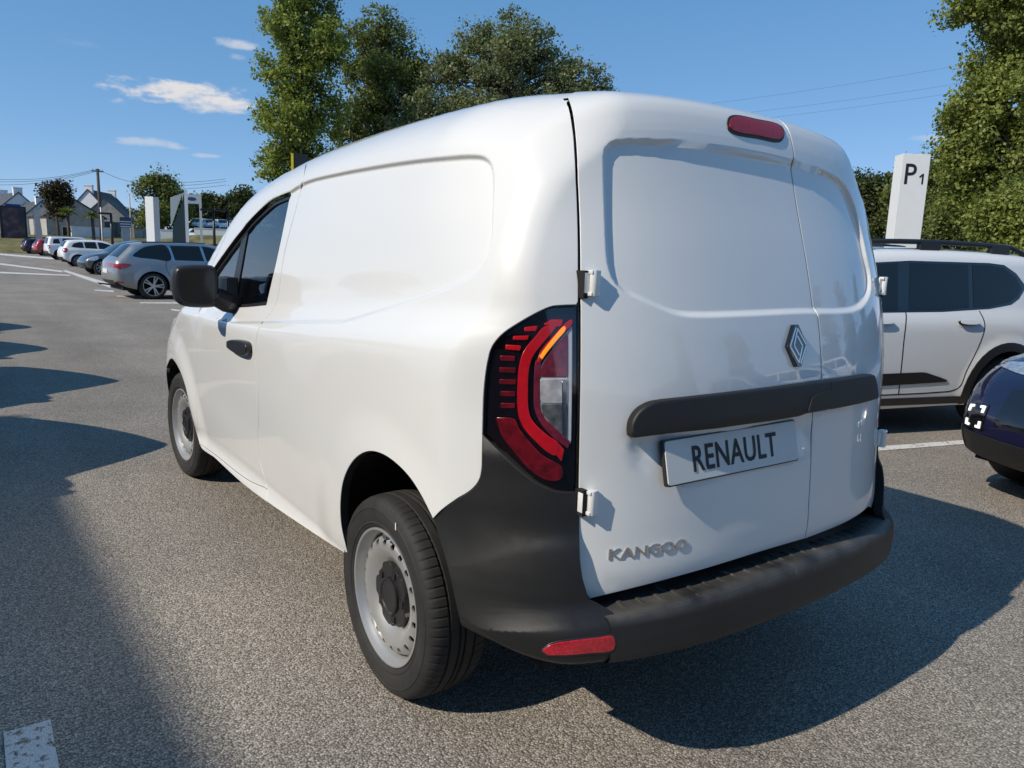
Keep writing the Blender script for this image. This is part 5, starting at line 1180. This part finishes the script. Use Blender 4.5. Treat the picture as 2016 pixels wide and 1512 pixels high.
def leaves(pts, outd, size, rng):
    n = len(pts); a = rng.normal(size=(n, 3)); a /= np.linalg.norm(a, axis=1)[:, None]
    nn = rng.normal(size=(n, 3))*.9+outd*.7+[0, 0, .35]; nn /= np.linalg.norm(nn, axis=1)[:, None]
    a -= nn*(a*nn).sum(1)[:, None]; a /= np.linalg.norm(a, axis=1)[:, None]; b = np.cross(nn, a)
    s_ = size*(.40+1.15*rng.random(n)**1.5)[:, None]
    Q = np.stack([pts-a*s_, pts-b*s_*.62+nn*s_*.12, pts+a*s_, pts+b*s_*.62+nn*s_*.12], 1)
    return Q.reshape(-1, 3), np.arange(4*n).reshape(-1, 4)
def leaf_obj(name, V, F, m, parent, **kw):
    me = bpy.data.meshes.new(name); n = len(F); me.vertices.add(len(V)); me.vertices.foreach_set('co', V.astype(np.float32).ravel())
    me.loops.add(4*n); me.loops.foreach_set('vertex_index', F.astype(np.int32).ravel()); me.polygons.add(n); me.polygons.foreach_set('loop_start', np.arange(0, 4*n, 4, dtype=np.int32)); me.polygons.foreach_set('loop_total', np.full(n, 4, np.int32))
    me.materials.append(m); me.update(calc_edges=True); o = bpy.data.objects.new(name, me); COL.objects.link(o); return finish(o, parent, **kw)
def refine(lobes, rng, k=6, shrink=.42):
    out = []
    for (x, y, z, a, b, c) in lobes:
        out.append((x, y, z, a*.72, b*.72, c*.72))
        for _ in range(k):
            u = rng.normal(size=3); u /= np.linalg.norm(u); s_ = shrink*(.6+.7*rng.random()); out.append((x+u[0]*a*.72, y+u[1]*b*.72, z+u[2]*c*.72, a*s_, b*s_, c*s_*1.15))
    return out
def tree(name, label, base, H, lobes, m, n_cl, per, spread, size, seed, trunk=.22, group=None, hollow=.35, limbs=14, sub=6):
    rng = np.random.default_rng(seed); lobes = refine(lobes, rng, sub) if sub else lobes; o = empty(name, (base[0], base[1], 0), label=label, cat='tree', group=group)
    t = MB(); top = max(l[2] for l in lobes); zs = np.linspace(0, top*.95, 8); wob = np.cumsum(rng.normal(size=(8, 2))*.08, 0); wob[0] = 0
    sp = np.stack([wob[:, 0], wob[:, 1], zs], 1); t.tube(sp, np.linspace(trunk, trunk*.12, 8), 8)
    for k in range(limbs):
        l = lobes[k % len(lobes)]; z0 = min(zs[-1]*.9, max(.12*H, l[2]-l[5]*.9-rng.random()*1.0)); i = np.interp(z0, zs, np.arange(8)); s0 = np.array([np.interp(z0, zs, sp[:, 0]), np.interp(z0, zs, sp[:, 1]), z0])
        u = rng.normal(size=3); u /= np.linalg.norm(u); e = np.array(l[:3])+u*np.array(l[3:])*.75; mid = (s0+e)/2+[0, 0, .3]
        t.tube([s0, mid*.5+s0*.5, mid, e], [trunk*.42, trunk*.3, trunk*.2, .012], 5)
    t.obj('trunk', BARK, o, fixn=False, smooth=True)
    P, u = crown_points(lobes, n_cl, per, spread, rng, hollow); P = P[P[:, 2] > .3]; V, F = leaves(P, u[:len(P)], size, rng); leaf_obj('crown', V, F, m, o); return o
def lobes_from_px(D, base_xy, spec):
    """spec: photo ellipses (u, v, half width px, half height px, depth offset m) at distance D -> local lobes"""
    out = []
    for (u, v, ru, rv, dd) in spec:
        p = at_dist(u, v, D+dd); k = (D+dd)/FPX*1.05; out.append((p[0]-base_xy[0], p[1]-base_xy[1], p[2], ru*k, ru*k*.9, rv*k))
    return out
def px_tree(name, label, D, u, spec, m, n_cl, per, spread, size, seed, H=16, **k):
    b = at_dist(u, 480, D)[:2]; return tree(name, label, b, H, lobes_from_px(D, b, spec), m, n_cl, per, spread, size, seed, **k)
px_tree('poplar_tree', 'tall yellow green poplar tree, leftmost of the trees behind the van', 46, 590,
    [(600, -20, 55, 60, 0), (585, 60, 62, 60, .3), (608, 110, 62, 60, -.5), (565, 150, 50, 60, .2), (615, 190, 60, 60, 0), (575, 220, 58, 60, -.6), (560, 290, 52, 50, .4), (605, 300, 58, 60, 0), (550, 330, 36, 30, 0), (640, 60, 36, 70, .8), (600, 400, 70, 70, 0)], LF_POP, 900, 62, .27, .092, 1, H=19, trunk=.32, limbs=60)
px_tree('poplar_tree', 'dark green poplar tree standing just right of the tall yellow green poplar', 51, 740,
    [(735, 75, 50, 50, 0), (775, 80, 44, 50, 0), (705, 95, 42, 60, .5), (808, 120, 34, 50, 0), (820, 180, 36, 50, .2), (755, 150, 64, 60, -.5), (705, 190, 52, 70, 0), (790, 180, 48, 60, .3), (740, 260, 70, 60, 0), (800, 260, 50, 50, -.4), (690, 280, 50, 60, .5), (770, 330, 80, 60, 0), (690, 380, 60, 60, 0)], LF_OLI, 800, 62, .30, .098, 2, H=18, trunk=.3, limbs=60)
px_tree('silver_poplar_tree', 'broad silvery leaved poplar tree, rightmost of the trees behind the van roof', 50, 1000,
    [(985, 75, 62, 55, 0), (930, 110, 60, 45, .3), (1055, 95, 55, 50, 0), (890, 130, 40, 40, .2), (872, 160, 36, 45, 0), (1000, 140, 90, 60, -.6), (1100, 130, 50, 50, .4), (930, 190, 85, 60, 0), (1060, 185, 90, 55, -.3), (1130, 165, 50, 40, .3), (1170, 165, 36, 26, 0), (880, 240, 60, 50, .3), (980, 250, 110, 60, 0), (1100, 260, 90, 60, 0)], LF_SIL, 1050, 62, .30, .094, 3, H=18, trunk=.34, limbs=70)
px_tree('silver_poplar_tree', 'low pale leaved poplar tree filling the gap behind the front of the van roof', 47, 845,
    [(845, 215, 42, 45, 0), (820, 260, 50, 40, 0), (870, 280, 60, 45, .4), (830, 330, 70, 50, 0)], LF_SIL, 330, 60, .28, .092, 4, H=9, trunk=.2, limbs=14)
px_tree('lime_tree', 'large leafy tree at the right edge reaching above the frame', 27, 1995,
    [(1950, 20, 62, 60, 0), (2030, 40, 90, 90, 0), (1960, 110, 62, 55, .3), (1925, 190, 58, 52, 0), (2010, 200, 90, 80, -.4), (1930, 265, 66, 45, .2), (1900, 300, 44, 36, 0), (1990, 310, 90, 70, 0), (1925, 350, 66, 60, .4), (2040, 330, 80, 80, 0), (1960, 400, 80, 60, 0), (2060, -60, 110, 90, 0)], LF_LIM, 1500, 62, .17, .058, 5, H=14, trunk=.26, limbs=50)
for i, (u, D, spec, m, lab) in enumerate((
    (1712, 33, [(1705, 385, 36, 42, 0), (1735, 380, 34, 45, .5), (1690, 430, 40, 45, 0), (1740, 440, 50, 50, 0)], LF_DRK, 'dark bushy tree just left of the parking sign'),
    (1800, 31, [(1830, 355, 36, 36, 0), (1795, 400, 40, 50, .4), (1850, 410, 46, 50, 0), (1820, 455, 60, 50, 0)], LF_OLI, 'olive green bushy tree directly behind the parking sign'),
    (1905, 29, [(1890, 360, 40, 40, .3), (1880, 430, 50, 50, 0), (1930, 450, 50, 50, 0)], LF_OLI, 'mid green bush to the right of the parking sign below the large tree'),
    (2000, 23, [(2000, 400, 46, 60, 0), (1965, 440, 46, 46, .2), (2030, 440, 60, 60, 0), (1990, 480, 60, 40, 0)], LF_LIM, 'pale green rounded bush above the estate car at the right edge'))):
    px_tree('bushy_tree', lab, D, u, spec, m, 480, 60, .19*D/30, .062*D/30, 20+i, H=5, trunk=.12, limbs=8, group='bushy trees behind the estate car')
# far left
px_tree('plum_tree', 'dark purple leaved tree standing between the white gabled houses', 96, 115, [(112, 376, 20, 15, 0), (102, 390, 15, 13, 0), (125, 394, 14, 14, 0), (115, 408, 20, 16, 0)], LF_PUR, 240, 30, .32, .13, 31, H=8, trunk=.2, limbs=8)
px_tree('broadleaf_tree', 'large green tree behind the white totem with vertical lettering', 100, 318, [(318, 358, 24, 24, 0), (300, 380, 28, 26, 0), (335, 385, 26, 26, 0), (315, 410, 42, 26, 0), (295, 420, 24, 24, 0), (335, 430, 34, 26, 0)], LF_OLI, 480, 34, .42, .15, 32, H=10, trunk=.3, limbs=12)
for i, (u, sp, lab) in enumerate(((402, [(400, 400, 22, 18, 0), (398, 420, 24, 20, 0)], 'dark rounded tree far off between the angular totem and the lamp posts'), (432, [(432, 402, 24, 22, 0), (428, 425, 28, 20, 0)], 'dark rounded tree far off, middle of the three beside the van windscreen'), (472, [(472, 402, 30, 24, 0), (475, 425, 40, 22, 0)], 'dark rounded tree far off, nearest the van windscreen'), (255, [(262, 428, 30, 10, 0), (235, 432, 20, 9, 0)], 'low distant tree behind the slender pole'))):
    px_tree('distant_tree', lab, 135, u, sp, LF_DRK if i < 3 else LF_OLI, 260, 26, .6, .22, 40+i, H=8, trunk=.2, limbs=6, group='distant dark trees')
for i, (u, v, sc, lab) in enumerate(((132, 418, 1.25, 'taller yucca palm in front of the grey houses'), (181, 424, 1.0, 'shorter yucca palm beside the utility pole'))):
    D = 88; b = at_dist(u, v, D); o = empty('yucca_palm', (b[0], b[1], 0), label=lab, cat='palm', group='yucca palms'); rng = np.random.default_rng(60+i); hgt = b[2]
    MB().tube([(0, 0, 0), (.05, 0, hgt*.5), (0, 0, hgt)], [.2, .16, .14], 7).obj('trunk', BARK, o, smooth=True)
    V = []; F = []
    for k in range(150):
        d = rng.normal(size=3); d /= np.linalg.norm(d); d[2] = abs(d[2])*.8-.25; L_ = 1.1*sc*(.7+.5*rng.random()); sd = np.cross(d, [0, 0, 1]); sd /= np.linalg.norm(sd)+1e-6
        q = len(V); V += [(0, 0, hgt), tuple(np.array([0, 0, hgt])+d*L_*.5+sd*.07), tuple(np.array([0, 0, hgt])+d*L_+[0, 0, -.15]), tuple(np.array([0, 0, hgt])+d*L_*.5-sd*.07)]; F.append((q, q+1, q+2, q+3))
    mesh_obj('crown', V, F, LF_OLI, o)

# ================================================================== HOUSES AND STREET
WALLW = mat('white_render', (.80, .80, .79), .85, vary=.06, scale=.8); WALLG = mat('grey_stone_wall', (.42, .40, .37), .9, vary=.18, scale=2.5, bump=.4, bscale=5); SLATE = mat('slate_roof', (.060, .064, .072), .7, vary=.25, scale=2)
def house(name, label, u, D, half, eave, ridge, depth, wall, yaw=0.0, chim=(1, 1), wins=()):
    """gable end towards the camera; half, eave, ridge in metres"""
    b = at_dist(u, 470, D); a = math.atan2(b[1]-CAM[1], b[0]-CAM[0])-math.pi/2+yaw; o = empty(name, (b[0], b[1], 0.0), a, label=label, cat='house')
    MB().add([(-half, 0, 0), (half, 0, 0), (half, 0, eave), (0, 0, ridge), (-half, 0, eave), (-half, depth, 0), (half, depth, 0), (half, depth, eave), (0, depth, ridge), (-half, depth, eave)],
             [(0, 1, 2, 3, 4), (9, 8, 7, 6, 5), (1, 6, 7, 2), (5, 0, 4, 9)]).obj('wall', wall, o)
    e = .12; sl = (ridge-eave)/half; R = MB()
    for sx in (-1, 1):
        x0, x1 = 0, sx*(half+.3); z0, z1 = ridge+.10, eave-.3*sl+.10
        R.add([(x0, -e, z0), (x1, -e, z1), (x1, depth+e, z1), (x0, depth+e, z0), (x0, -e, z0-.14), (x1, -e, z1-.14), (x1, depth+e, z1-.14), (x0, depth+e, z0-.14)], [(0, 1, 2, 3), (7, 6, 5, 4), (0, 4, 5, 1), (1, 5, 6, 2), (2, 6, 7, 3)])
    rf = R.obj('roof', SLATE, o)
    for k, y in enumerate((.45, depth-.45)):
        if chim[k]:
            m = MB(); m.box((0, y, ridge+.05), (.95, .55, 1.0)); m.box((0, y, ridge+.58), (1.05, .65, .12)); m.obj('chimney', wall, rf)
    for (x, z, w, h) in wins:
        f = MB().box((x, -.02, z), (w+.16, .06, h+.16)).obj('window', WALLW, o); MB().box((x, -.05, z), (w, .03, h)).obj('pane', GLASSD, f)
    return o
house('white_house', 'white gabled house with slate roof and twin chimneys beside the utility pole', 178, 112, 2.6, 5.0, 7.9, 9, WALLW, -.35, (1, 1), ((0, 4.6, .8, 1.1),))
house('stone_house', 'grey stone gabled house in front of the white gabled house', 209, 104, 3.1, 3.6, 6.6, 8, WALLG, -.15, (0, 0), ((-1.2, 2.0, .8, 1.0), (1.2, 2.0, .8, 1.0)))
house('white_house', 'white gabled house with a broad chimney at the far left', 43, 112, 2.8, 4.4, 7.0, 9, WALLW, .2, (1, 1), ((0, 4.3, .8, 1.1),))
house('white_house', 'low white gabled house beside the purple tree', 86, 106, 2.7, 3.4, 5.8, 8, WALLW, .25, (1, 0), ((0, 3.0, .8, 1.0),))
house('grey_bungalow', 'low grey house with a wide slate roof behind the white totem', 272, 118, 4.6, 2.6, 5.8, 8, WALLG, 0, (0, 0), ((-1.5, 1.7, 1.2, 1.0), (1.5, 1.7, 1.2, 1.0)))
house('stone_house', 'grey stone house low behind the yucca palms', 152, 100, 3.0, 4.2, 6.0, 8, WALLG, .3, (0, 0), ((-1, 2.4, .9, 1.0), (1, 2.4, .9, 1.0)))
def seg_wall(name, label, cat, u0, u1, D0, D1, z0, z1, th, m, parts=None):
    a = at_dist(u0, 470, D0)[:2]; b = at_dist(u1, 470, D1)[:2]; c = (a+b)/2; L_ = np.linalg.norm(b-a); rz = math.atan2(b[1]-a[1], b[0]-a[0])
    o = empty(name, (c[0], c[1], 0), rz, label=label, cat=cat); MB().box((0, 0, (z0+z1)/2), (L_, th, z1-z0)).obj('wall', m, o); MB().box((0, 0, z1+.03), (L_+.05, th+.08, .06)).obj('coping', m, o)
    return o, L_
seg_wall('garden_wall', 'long low bright white garden wall behind the boxy off roader', 'wall', 141, 223, 97, 98, 1.4, 2.95, .25, WALLW)
seg_wall('garden_wall', 'short white garden wall between the white totem and the angular totem', 'wall', 316, 344, 97, 97, 1.4, 3.0, .25, WALLW)
f, L_ = seg_wall('panel_fence', 'grey green panel fence above the white garden wall', 'fence', 128, 262, 103, 104, 1.5, 3.75, .06, mat('fence_green', (.16, .20, .19), .8))
for k in range(9): MB().box((-L_/2+L_*k/8, -.06, 2.6), (.10, .10, 2.3)).obj('post', mat('fence_post', (.10, .12, .115), .8), f)
WOOD = mat('weathered_pole_wood', (.075, .055, .042), .9, vary=.25, scale=2)
def pole(name, label, u, D, top_v, r0, r1, m, cat='pole', cross=False):
    b = at_dist(u, 470, D); z = at_dist(u, top_v, D)[2]; o = empty(name, (b[0], b[1], 0), label=label, cat=cat); MB().tube([(0, 0, 0), (0, 0, z/2), (0, 0, z)], [r0, (r0+r1)/2, r1], 10).obj('shaft', m, o, smooth=True)
    if cross: 
        MB().box((0, 0, z-.25), (1.1, .10, .10)).obj('crossarm', m, o)
        for x in (-.45, -.15, .15, .45): MB().tube([(x, 0, z-.2), (x, 0, z-.02)], [.03, .04], 6).obj('insulator', mat('insulator', (.3, .3, .3), .3), o)
    return np.array([b[0], b[1], z])
P1 = pole('utility_pole', 'tall dark wooden utility pole beside the white house', 200, 90, 333, .19, .13, WOOD, cross=True)
pole('flag_pole', 'thin white pole right beside the utility pole', 201.5, 80, 408, .06, .05, WALLW)
pole('slender_pole', 'slender grey pole to the left of the white totem', 259, 95, 381, .09, .06, WALLG)
def lamp(label, u, D, v):
    b = at_dist(u, 470, D); z = at_dist(u, v, D)[2]; o = empty('lamp_post', (b[0], b[1], 0), label=label, cat='lamp post', group='black lamp posts'); MB().tube([(0, 0, 0), (0, 0, z)], [.12, .09], 8).obj('shaft', BLACKS, o, smooth=True); MB().box((-.45, 0, z), (1.0, .28, .16)).obj('lamp_head', BLACKS, o, bevel=.03)
lamp('black lamp post between the utility pole and the striped sign', 221, 70, 421); lamp('black lamp post in front of the distant car lot, left of the pair', 422, 62, 414); lamp('black lamp post in front of the distant car lot, right of the pair', 450, 62, 414)
P2 = at_dist(360, 352, 120); P0 = at_dist(-60, 352, 95)
def wire(a, b, sag, label, r=.02):
    t = np.linspace(0, 1, 16)[:, None]; p = np.array(a)*(1-t)+np.array(b)*t; p[:, 2] -= sag*4*(t[:, 0]*(1-t[:, 0])); MB().tube(p, r, 4).obj('overhead_wire', mat('wire_black', (.03, .03, .03), .7), None, label=label, cat='wire', group='overhead wires')
wire(P1, at_dist(300, 358, 118), .6, 'overhead wire running right from the utility pole crossarm')
for i, (va, vb) in enumerate(((345, 338), (350, 344), (357, 350))): wire(at_dist(-30, va+6, 96), P1-[0, 0, .1*i], .5, ['upper', 'middle', 'lower'][i]+' overhead wire left of the utility pole', .018)
for i, (va, vb) in enumerate(((360, 352), (366, 357), (373, 364))): wire(at_dist(340, va, 110), at_dist(445, vb, 118), .1, ['upper', 'middle', 'lower'][i]+' overhead wire above the angular totem', .022)
for i, (ua, va, ub, vb) in enumerate(((1330, 212, 2100, 88), (1330, 236, 2100, 128), (1330, 250, 2100, 146))): wire(at_dist(ua, va, 60), at_dist(ub, vb, 62), .3, ['upper', 'middle', 'lower'][i]+' thin overhead wire crossing the sky right of the van roof', .006)
TOTW = mat('totem_white', (.72, .73, .72), .4, vary=.02); TOTG = mat('totem_grey', (.50, .54, .52), .45, vary=.02)
def totem_frame(u, D, yaw): 
    b = at_dist(u, 480, D); a = math.atan2(b[1]-CAM[1], b[0]-CAM[0])-math.pi/2+yaw; return b, a
# P1 parking totem
b, a = totem_frame(1776, 16.2, .42); z = at_dist(1780, 306, 16.2)[2]; o = empty('parking_sign', (b[0], b[1], 0), a, label='tall white parking totem reading P1 behind the white estate car', cat='sign')
MB().box((0, 0, z/2), (.50, .34, z)).obj('column', TOTW, o, bevel=.006)
fr = (np.array([0, -.203, 0]), np.array([1., 0, 0]), np.array([0, 0, 1.]), np.array([0, -1., 0]))
tv, tf = text_mesh('P', .46, .001, .004); tv[:, 0] *= .205/np.ptp(tv[:, 0]); tv[:, 1] *= .37/np.ptp(tv[:, 1]); mesh_obj('letter', [(x-.075, -.173-zz, z-.36+y) for x, y, zz in tv], tf, INK, o)
MB().prism([(.105, .04), (.16, .09), (.185, .09), (.185, -.10), (.155, -.10), (.155, .045), (.115, .012)], 0, .002, (np.array([-.02, -.173, z-.44]), np.array([1., 0, 0]), np.array([0, 0, 1.]), np.array([0, -1., 0]))).obj('letter', INK, o)
# tall white totem on the left
b, a = totem_frame(303, 46, -.62); z = at_dist(300, 388, 46)[2]; o = empty('brand_totem', (b[0], b[1], 0), a+.0, label='tall white totem with small vertical black lettering behind the station wagon', cat='sign')
MB().box((0, 0, z/2), (.50, .50, z)).obj('column', TOTW, o, bevel=.01)
for k, (zz, w, h) in enumerate(((.28, .10, .13), (.52, .16, .05), (.68, .05, .12), (.86, .14, .04), (1.02, .14, .05), (1.18, .05, .12), (1.35, .12, .05), (1.52, .12, .06), (1.72, .10, .13))):
    MB().box((-.253, 0, z-zz), (.004, w, h)).obj('letter', INK, o)
# angular dark totem with white blade
b, a = totem_frame(356, 78, 0); z = at_dist(362, 374, 78)[2]; o = empty('angular_totem', (b[0], b[1], 0), a, label='angular dark green and white totem right of the large green tree', cat='sign')
MB().prism([(-.75, 0), (.45, 0), (.45, z-.15), (.25, z*.82), (-.65, z*.45)], -.15, .15, (np.zeros(3), np.array([1., 0, 0]), np.array([0, 0, 1.]), np.array([0, -1., 0]))).obj('dark_blade', mat('totem_dark_green', (.030, .055, .060), .35), o)
MB().box((.60, 0, z/2), (.28, .36, z)).obj('white_blade', TOTW, o); MB().prism([(-.8, z*.5), (-.7, z*.5), (.3, z-.3), (-.75, z-.75)], -.05, .10, (np.array([0, .3, 0]), np.array([1., 0, 0]), np.array([0, 0, 1.]), np.array([0, -1., 0]))).obj('grey_blade', TOTG, o)
b, a = totem_frame(381, 92, 0); z = at_dist(381, 382, 92)[2]; o = empty('portal_sign', (b[0], b[1], 0), a, label='grey portal sign with a blue oval emblem in front of the dark trees', cat='sign')
for x in (-.85, .85): MB().box((x, 0, z/2), (.26, .26, z)).obj('post', TOTG, o)
MB().box((0, -.02, z-.55), (1.5, .2, 1.0)).obj('panel', TOTG, o); MB().add([(.45*math.cos(t), -.13, z-.55+.2*math.sin(t)) for t in np.linspace(0, 2*math.pi, 25)[:-1]], [tuple(range(24))]).obj('oval_emblem', mat('emblem_blue', (.02, .05, .20), .3), o, fixn=False)
MB().box((0, 0, z-1.15), (1.5, .18, .08)).obj('crossbar', mat('emblem_navy', (.03, .05, .12), .4), o)
b, a = totem_frame(249, 72, .1); z = at_dist(249, 428, 72)[2]; o = empty('striped_sign', (b[0], b[1], 0), a, label='blue grey direction sign with white stripes near the slender pole', cat='sign')
MB().box((0, 0, z/2), (.62, .12, z)).obj('panel', mat('sign_pale', (.34, .38, .42), .5), o); MB().box((0, -.03, z-.42), (.86, .12, .85)).obj('header', mat('sign_navy', (.035, .06, .13), .5), o)
for k in range(3): MB().box((0, -.095, z-.36-.20*k), (.80, .012, .07)).obj('stripe', TOTW, o)
b, a = totem_frame(78, 86, .1); z = at_dist(78, 413, 86)[2]; o = empty('beach_flag', (b[0], b[1], 0), a, label='pale curved banner flag left of the red car', cat='flag')
MB().prism([(-.30, .3), (.25, .3), (.28, z*.5), (.18, z*.8), (.22, z), (-.36, z), (-.30, z*.7)], -.02, .02, (np.zeros(3), np.array([1., 0, 0]), np.array([0, 0, 1.]), np.array([0, -1., 0]))).obj('cloth', mat('flag_cloth', (.46, .45, .43), .8), o); MB().tube([(-.34, 0, 0), (-.36, 0, z)], [.03, .02], 6).obj('flag_pole', BLACKS, o)
# poster stand
pg = on_ground(33, 497); D = math.hypot(pg[0]-CAM[0], pg[1]-CAM[1]); a = math.atan2(pg[1]-CAM[1], pg[0]-CAM[0])-math.pi/2+.25; k = D/FPX*.84
o = empty('poster_stand', (pg[0], pg[1], 0), a, label='black framed poster stand on a dark stone filled base at the left edge', cat='billboard')
MB().box((0, 0, 12*k), (46*k, 20*k, 24*k)).obj('stone_base', mat('dark_stones', (.02, .021, .022), .9, vary=.6, scale=4, bump=.8, bscale=9), o); MB().box((-2*k, 0, 54*k), (44*k, 5*k, 66*k)).obj('frame', BLACKS, o)
pm = mat('poster_print', (.05, .05, .06), .4); nt = pm.node_tree; bs = nt.nodes['Principled BSDF']; N = nt.nodes.new; L = nt.links.new; tc = N('ShaderNodeTexCoord'); nz = N('ShaderNodeTexNoise'); nz.inputs['Scale'].default_value = 1.1; nz.inputs['Detail'].default_value = 2; L(tc.outputs['Object'], nz.inputs['Vector']); rp = N('ShaderNodeValToRGB'); rp.color_ramp.interpolation = 'EASE'
e = rp.color_ramp.elements; e[0].position = .33; e[0].color = (.025, .030, .055, 1); e[1].position = .72; e[1].color = (.20, .19, .19, 1)
for p_, c_ in ((.46, (.03, .04, .075)), (.53, (.10, .040, .045)), (.62, (.10, .09, .10))): q = e.new(p_); q.color = (*c_, 1)
L(nz.outputs[0], rp.inputs[0]); L(rp.outputs[0], bs.inputs['Base Color']); MB().box((-2*k, -3*k, 55*k), (36*k, 1.2*k, 58*k)).obj('poster', pm, o)
b, a = totem_frame(31, 98, .1); z = at_dist(31, 402, 98)[2]; o = empty('blue_board', (b[0], b[1], 0), a, label='blue shop board behind the poster stand', cat='sign'); MB().box((0, 0, z-.65), (1.4, .1, 1.3)).obj('board', mat('board_blue', (.02, .06, .30), .5), o); MB().tube([(0, .1, 0), (0, .1, z-.3)], .06, 6).obj('post', BLACKS, o)
# black and yellow pennant behind the van roof
b = at_dist(590, 470, 15); z = at_dist(590, 303, 15)[2]; o = empty('pennant', (b[0], b[1], 0), math.atan2(b[1]-CAM[1], b[0]-CAM[0])-math.pi/2, label='black panel with a yellow edge showing above the front of the van roof', cat='sign')
MB().box((.04, 0, z-.6), (.26, .03, 1.2)).obj('panel', BLACKS, o); MB().box((-.115, 0, z-.6), (.045, .04, 1.2)).obj('yellow_edge', mat('sign_yellow', (.75, .62, .02), .5), o); MB().tube([(.04, .05, 0), (.04, .05, z-.4)], .03, 8).obj('post', BLACKS, o)
# distant car lot on a white plinth
seg_wall('lot_wall', 'white plinth wall of the distant car lot beside the van windscreen', 'wall', 383, 500, 97, 97, 2.2, 3.35, .4, WALLW)
for i, (u, D, paint, lab) in enumerate(((392, 103, WHITE2, 'white car on the distant lot, leftmost, facing the road'), (418, 104, SILV, 'silver car on the distant lot behind the left lamp post'), (438, 103, WHITE2, 'white car on the distant lot between the two lamp posts'), (462, 105, GREYD, 'grey car on the distant lot right of the lamp posts'))):
    q = clone(HATCH, WHITE2, paint, 'parked_car', lab, 'cars on the distant lot'); p = at_dist(u, 470, D); q.location = (p[0], p[1], 3.25); q.rotation_euler = (0, 0, math.radians(200+18*i)-math.pi/2+.6)
mesh_obj('lot_platform', [(*at_dist(380, 470, 97.3)[:2], 3.245), (*at_dist(480, 470, 97.3)[:2], 3.245), (*at_dist(480, 470, 125)[:2], 3.245), (*at_dist(372, 470, 125)[:2], 3.245)], [(0, 1, 2, 3)], ASPH, kind='structure')
q = clone(JEEP, WHITE2, WHITE2, 'minibus', 'white high roofed minibus behind the red hatchback'); place(q, 132, 494, (0, 0), math.radians(25)); q.scale = (1.1, 1.2, 1.3)
# ---- what the paint mirrors and what shades the ground on the left
def showroom():
    H = 9.0; o = empty('showroom', (-1.21-SUN_M*H, -10, 0), math.radians(2.0), label='showroom building left of the picture whose shadow falls beside the van', cat='building')
    MB().box((-7, 0, H/2), (14, 31, H)).obj('wall', mat('cladding_grey', (.30, .31, .32), .5, vary=.04), o); MB().box((-7, 0, H-.2), (14.2, 31.2, .5)).obj('parapet', mat('cladding_dark', (.05, .05, .055), .5), o)
    for k in range(9):
        f = MB().box((.03, -13.5+3.35*k, 2.1), (.10, 3.0, 3.6)).obj('window', BLACKS, o); MB().box((.09, -13.5+3.35*k, 2.1), (.03, 2.8, 3.4)).obj('pane', GLASSD, f)
    return o
showroom()
for i, (x, y, h, src, paint, lab) in enumerate(((7.5, -7.5, 80, HATCH, SILV, 'silver hatchback behind the camera mirrored in the rear doors, nearest'), (10.6, -7.0, 80, HATCH, WHITE2, 'white hatchback behind the camera mirrored in the rear doors'), (13.6, -6.6, 82, JEEP, WHITE2, 'boxy white off roader behind the camera mirrored in the rear doors'), (3.6, -8.6, 75, HATCH, NAVY, 'navy hatchback behind the camera mirrored low in the rear doors'))):
    q = clone(src, WHITE2, paint, 'parked_car', lab, 'cars parked behind the camera'); q.location = (x, y, 0); q.rotation_euler = (0, 0, math.radians(h)-math.pi/2)
for i, (x, y, h) in enumerate(((24, -9, 7), (29, -15, 9), (18, -17, 6), (34, -7, 8), (12, -20, 6.5))):
    tree('conifer_tree', ['first', 'second', 'third', 'fourth', 'fifth'][i]+' conifer of the row behind the camera mirrored in the rear doors', (x, y), h, [(0, 0, h*(.15+.14*k), h*.19*(1-.13*k), h*.19*(1-.13*k), h*.12) for k in range(6)], LF_DRK, 120, 18, .35, .22, 70+i, trunk=.15, limbs=6, sub=0, group='conifers behind the camera')

def hedge_row():
    rng = np.random.default_rng(99); P = []; U = []
    for u in np.linspace(505, 1690, 70):
        D = 66+6*rng.random(); b = at_dist(u, 480, D); h = 2.2+1.6*rng.random()
        lob = [(b[0], b[1], h*.5, 1.3, 1.3, h*.5), (b[0]+rng.normal()*.5, b[1], h*.85, .9, .9, h*.25)]
        p, q = crown_points(lob, 16, 34, .30, rng, .3); k = p[:, 2] > .05; P.append(p[k]); U.append(q[k])
    V, F_ = leaves(np.vstack(P), np.vstack(U), .16, rng); leaf_obj('hedge', V, F_, LF_DRK, None, label='long dark hedge mass running behind the van below the trees', cat='hedge', kind='stuff')
hedge_row()
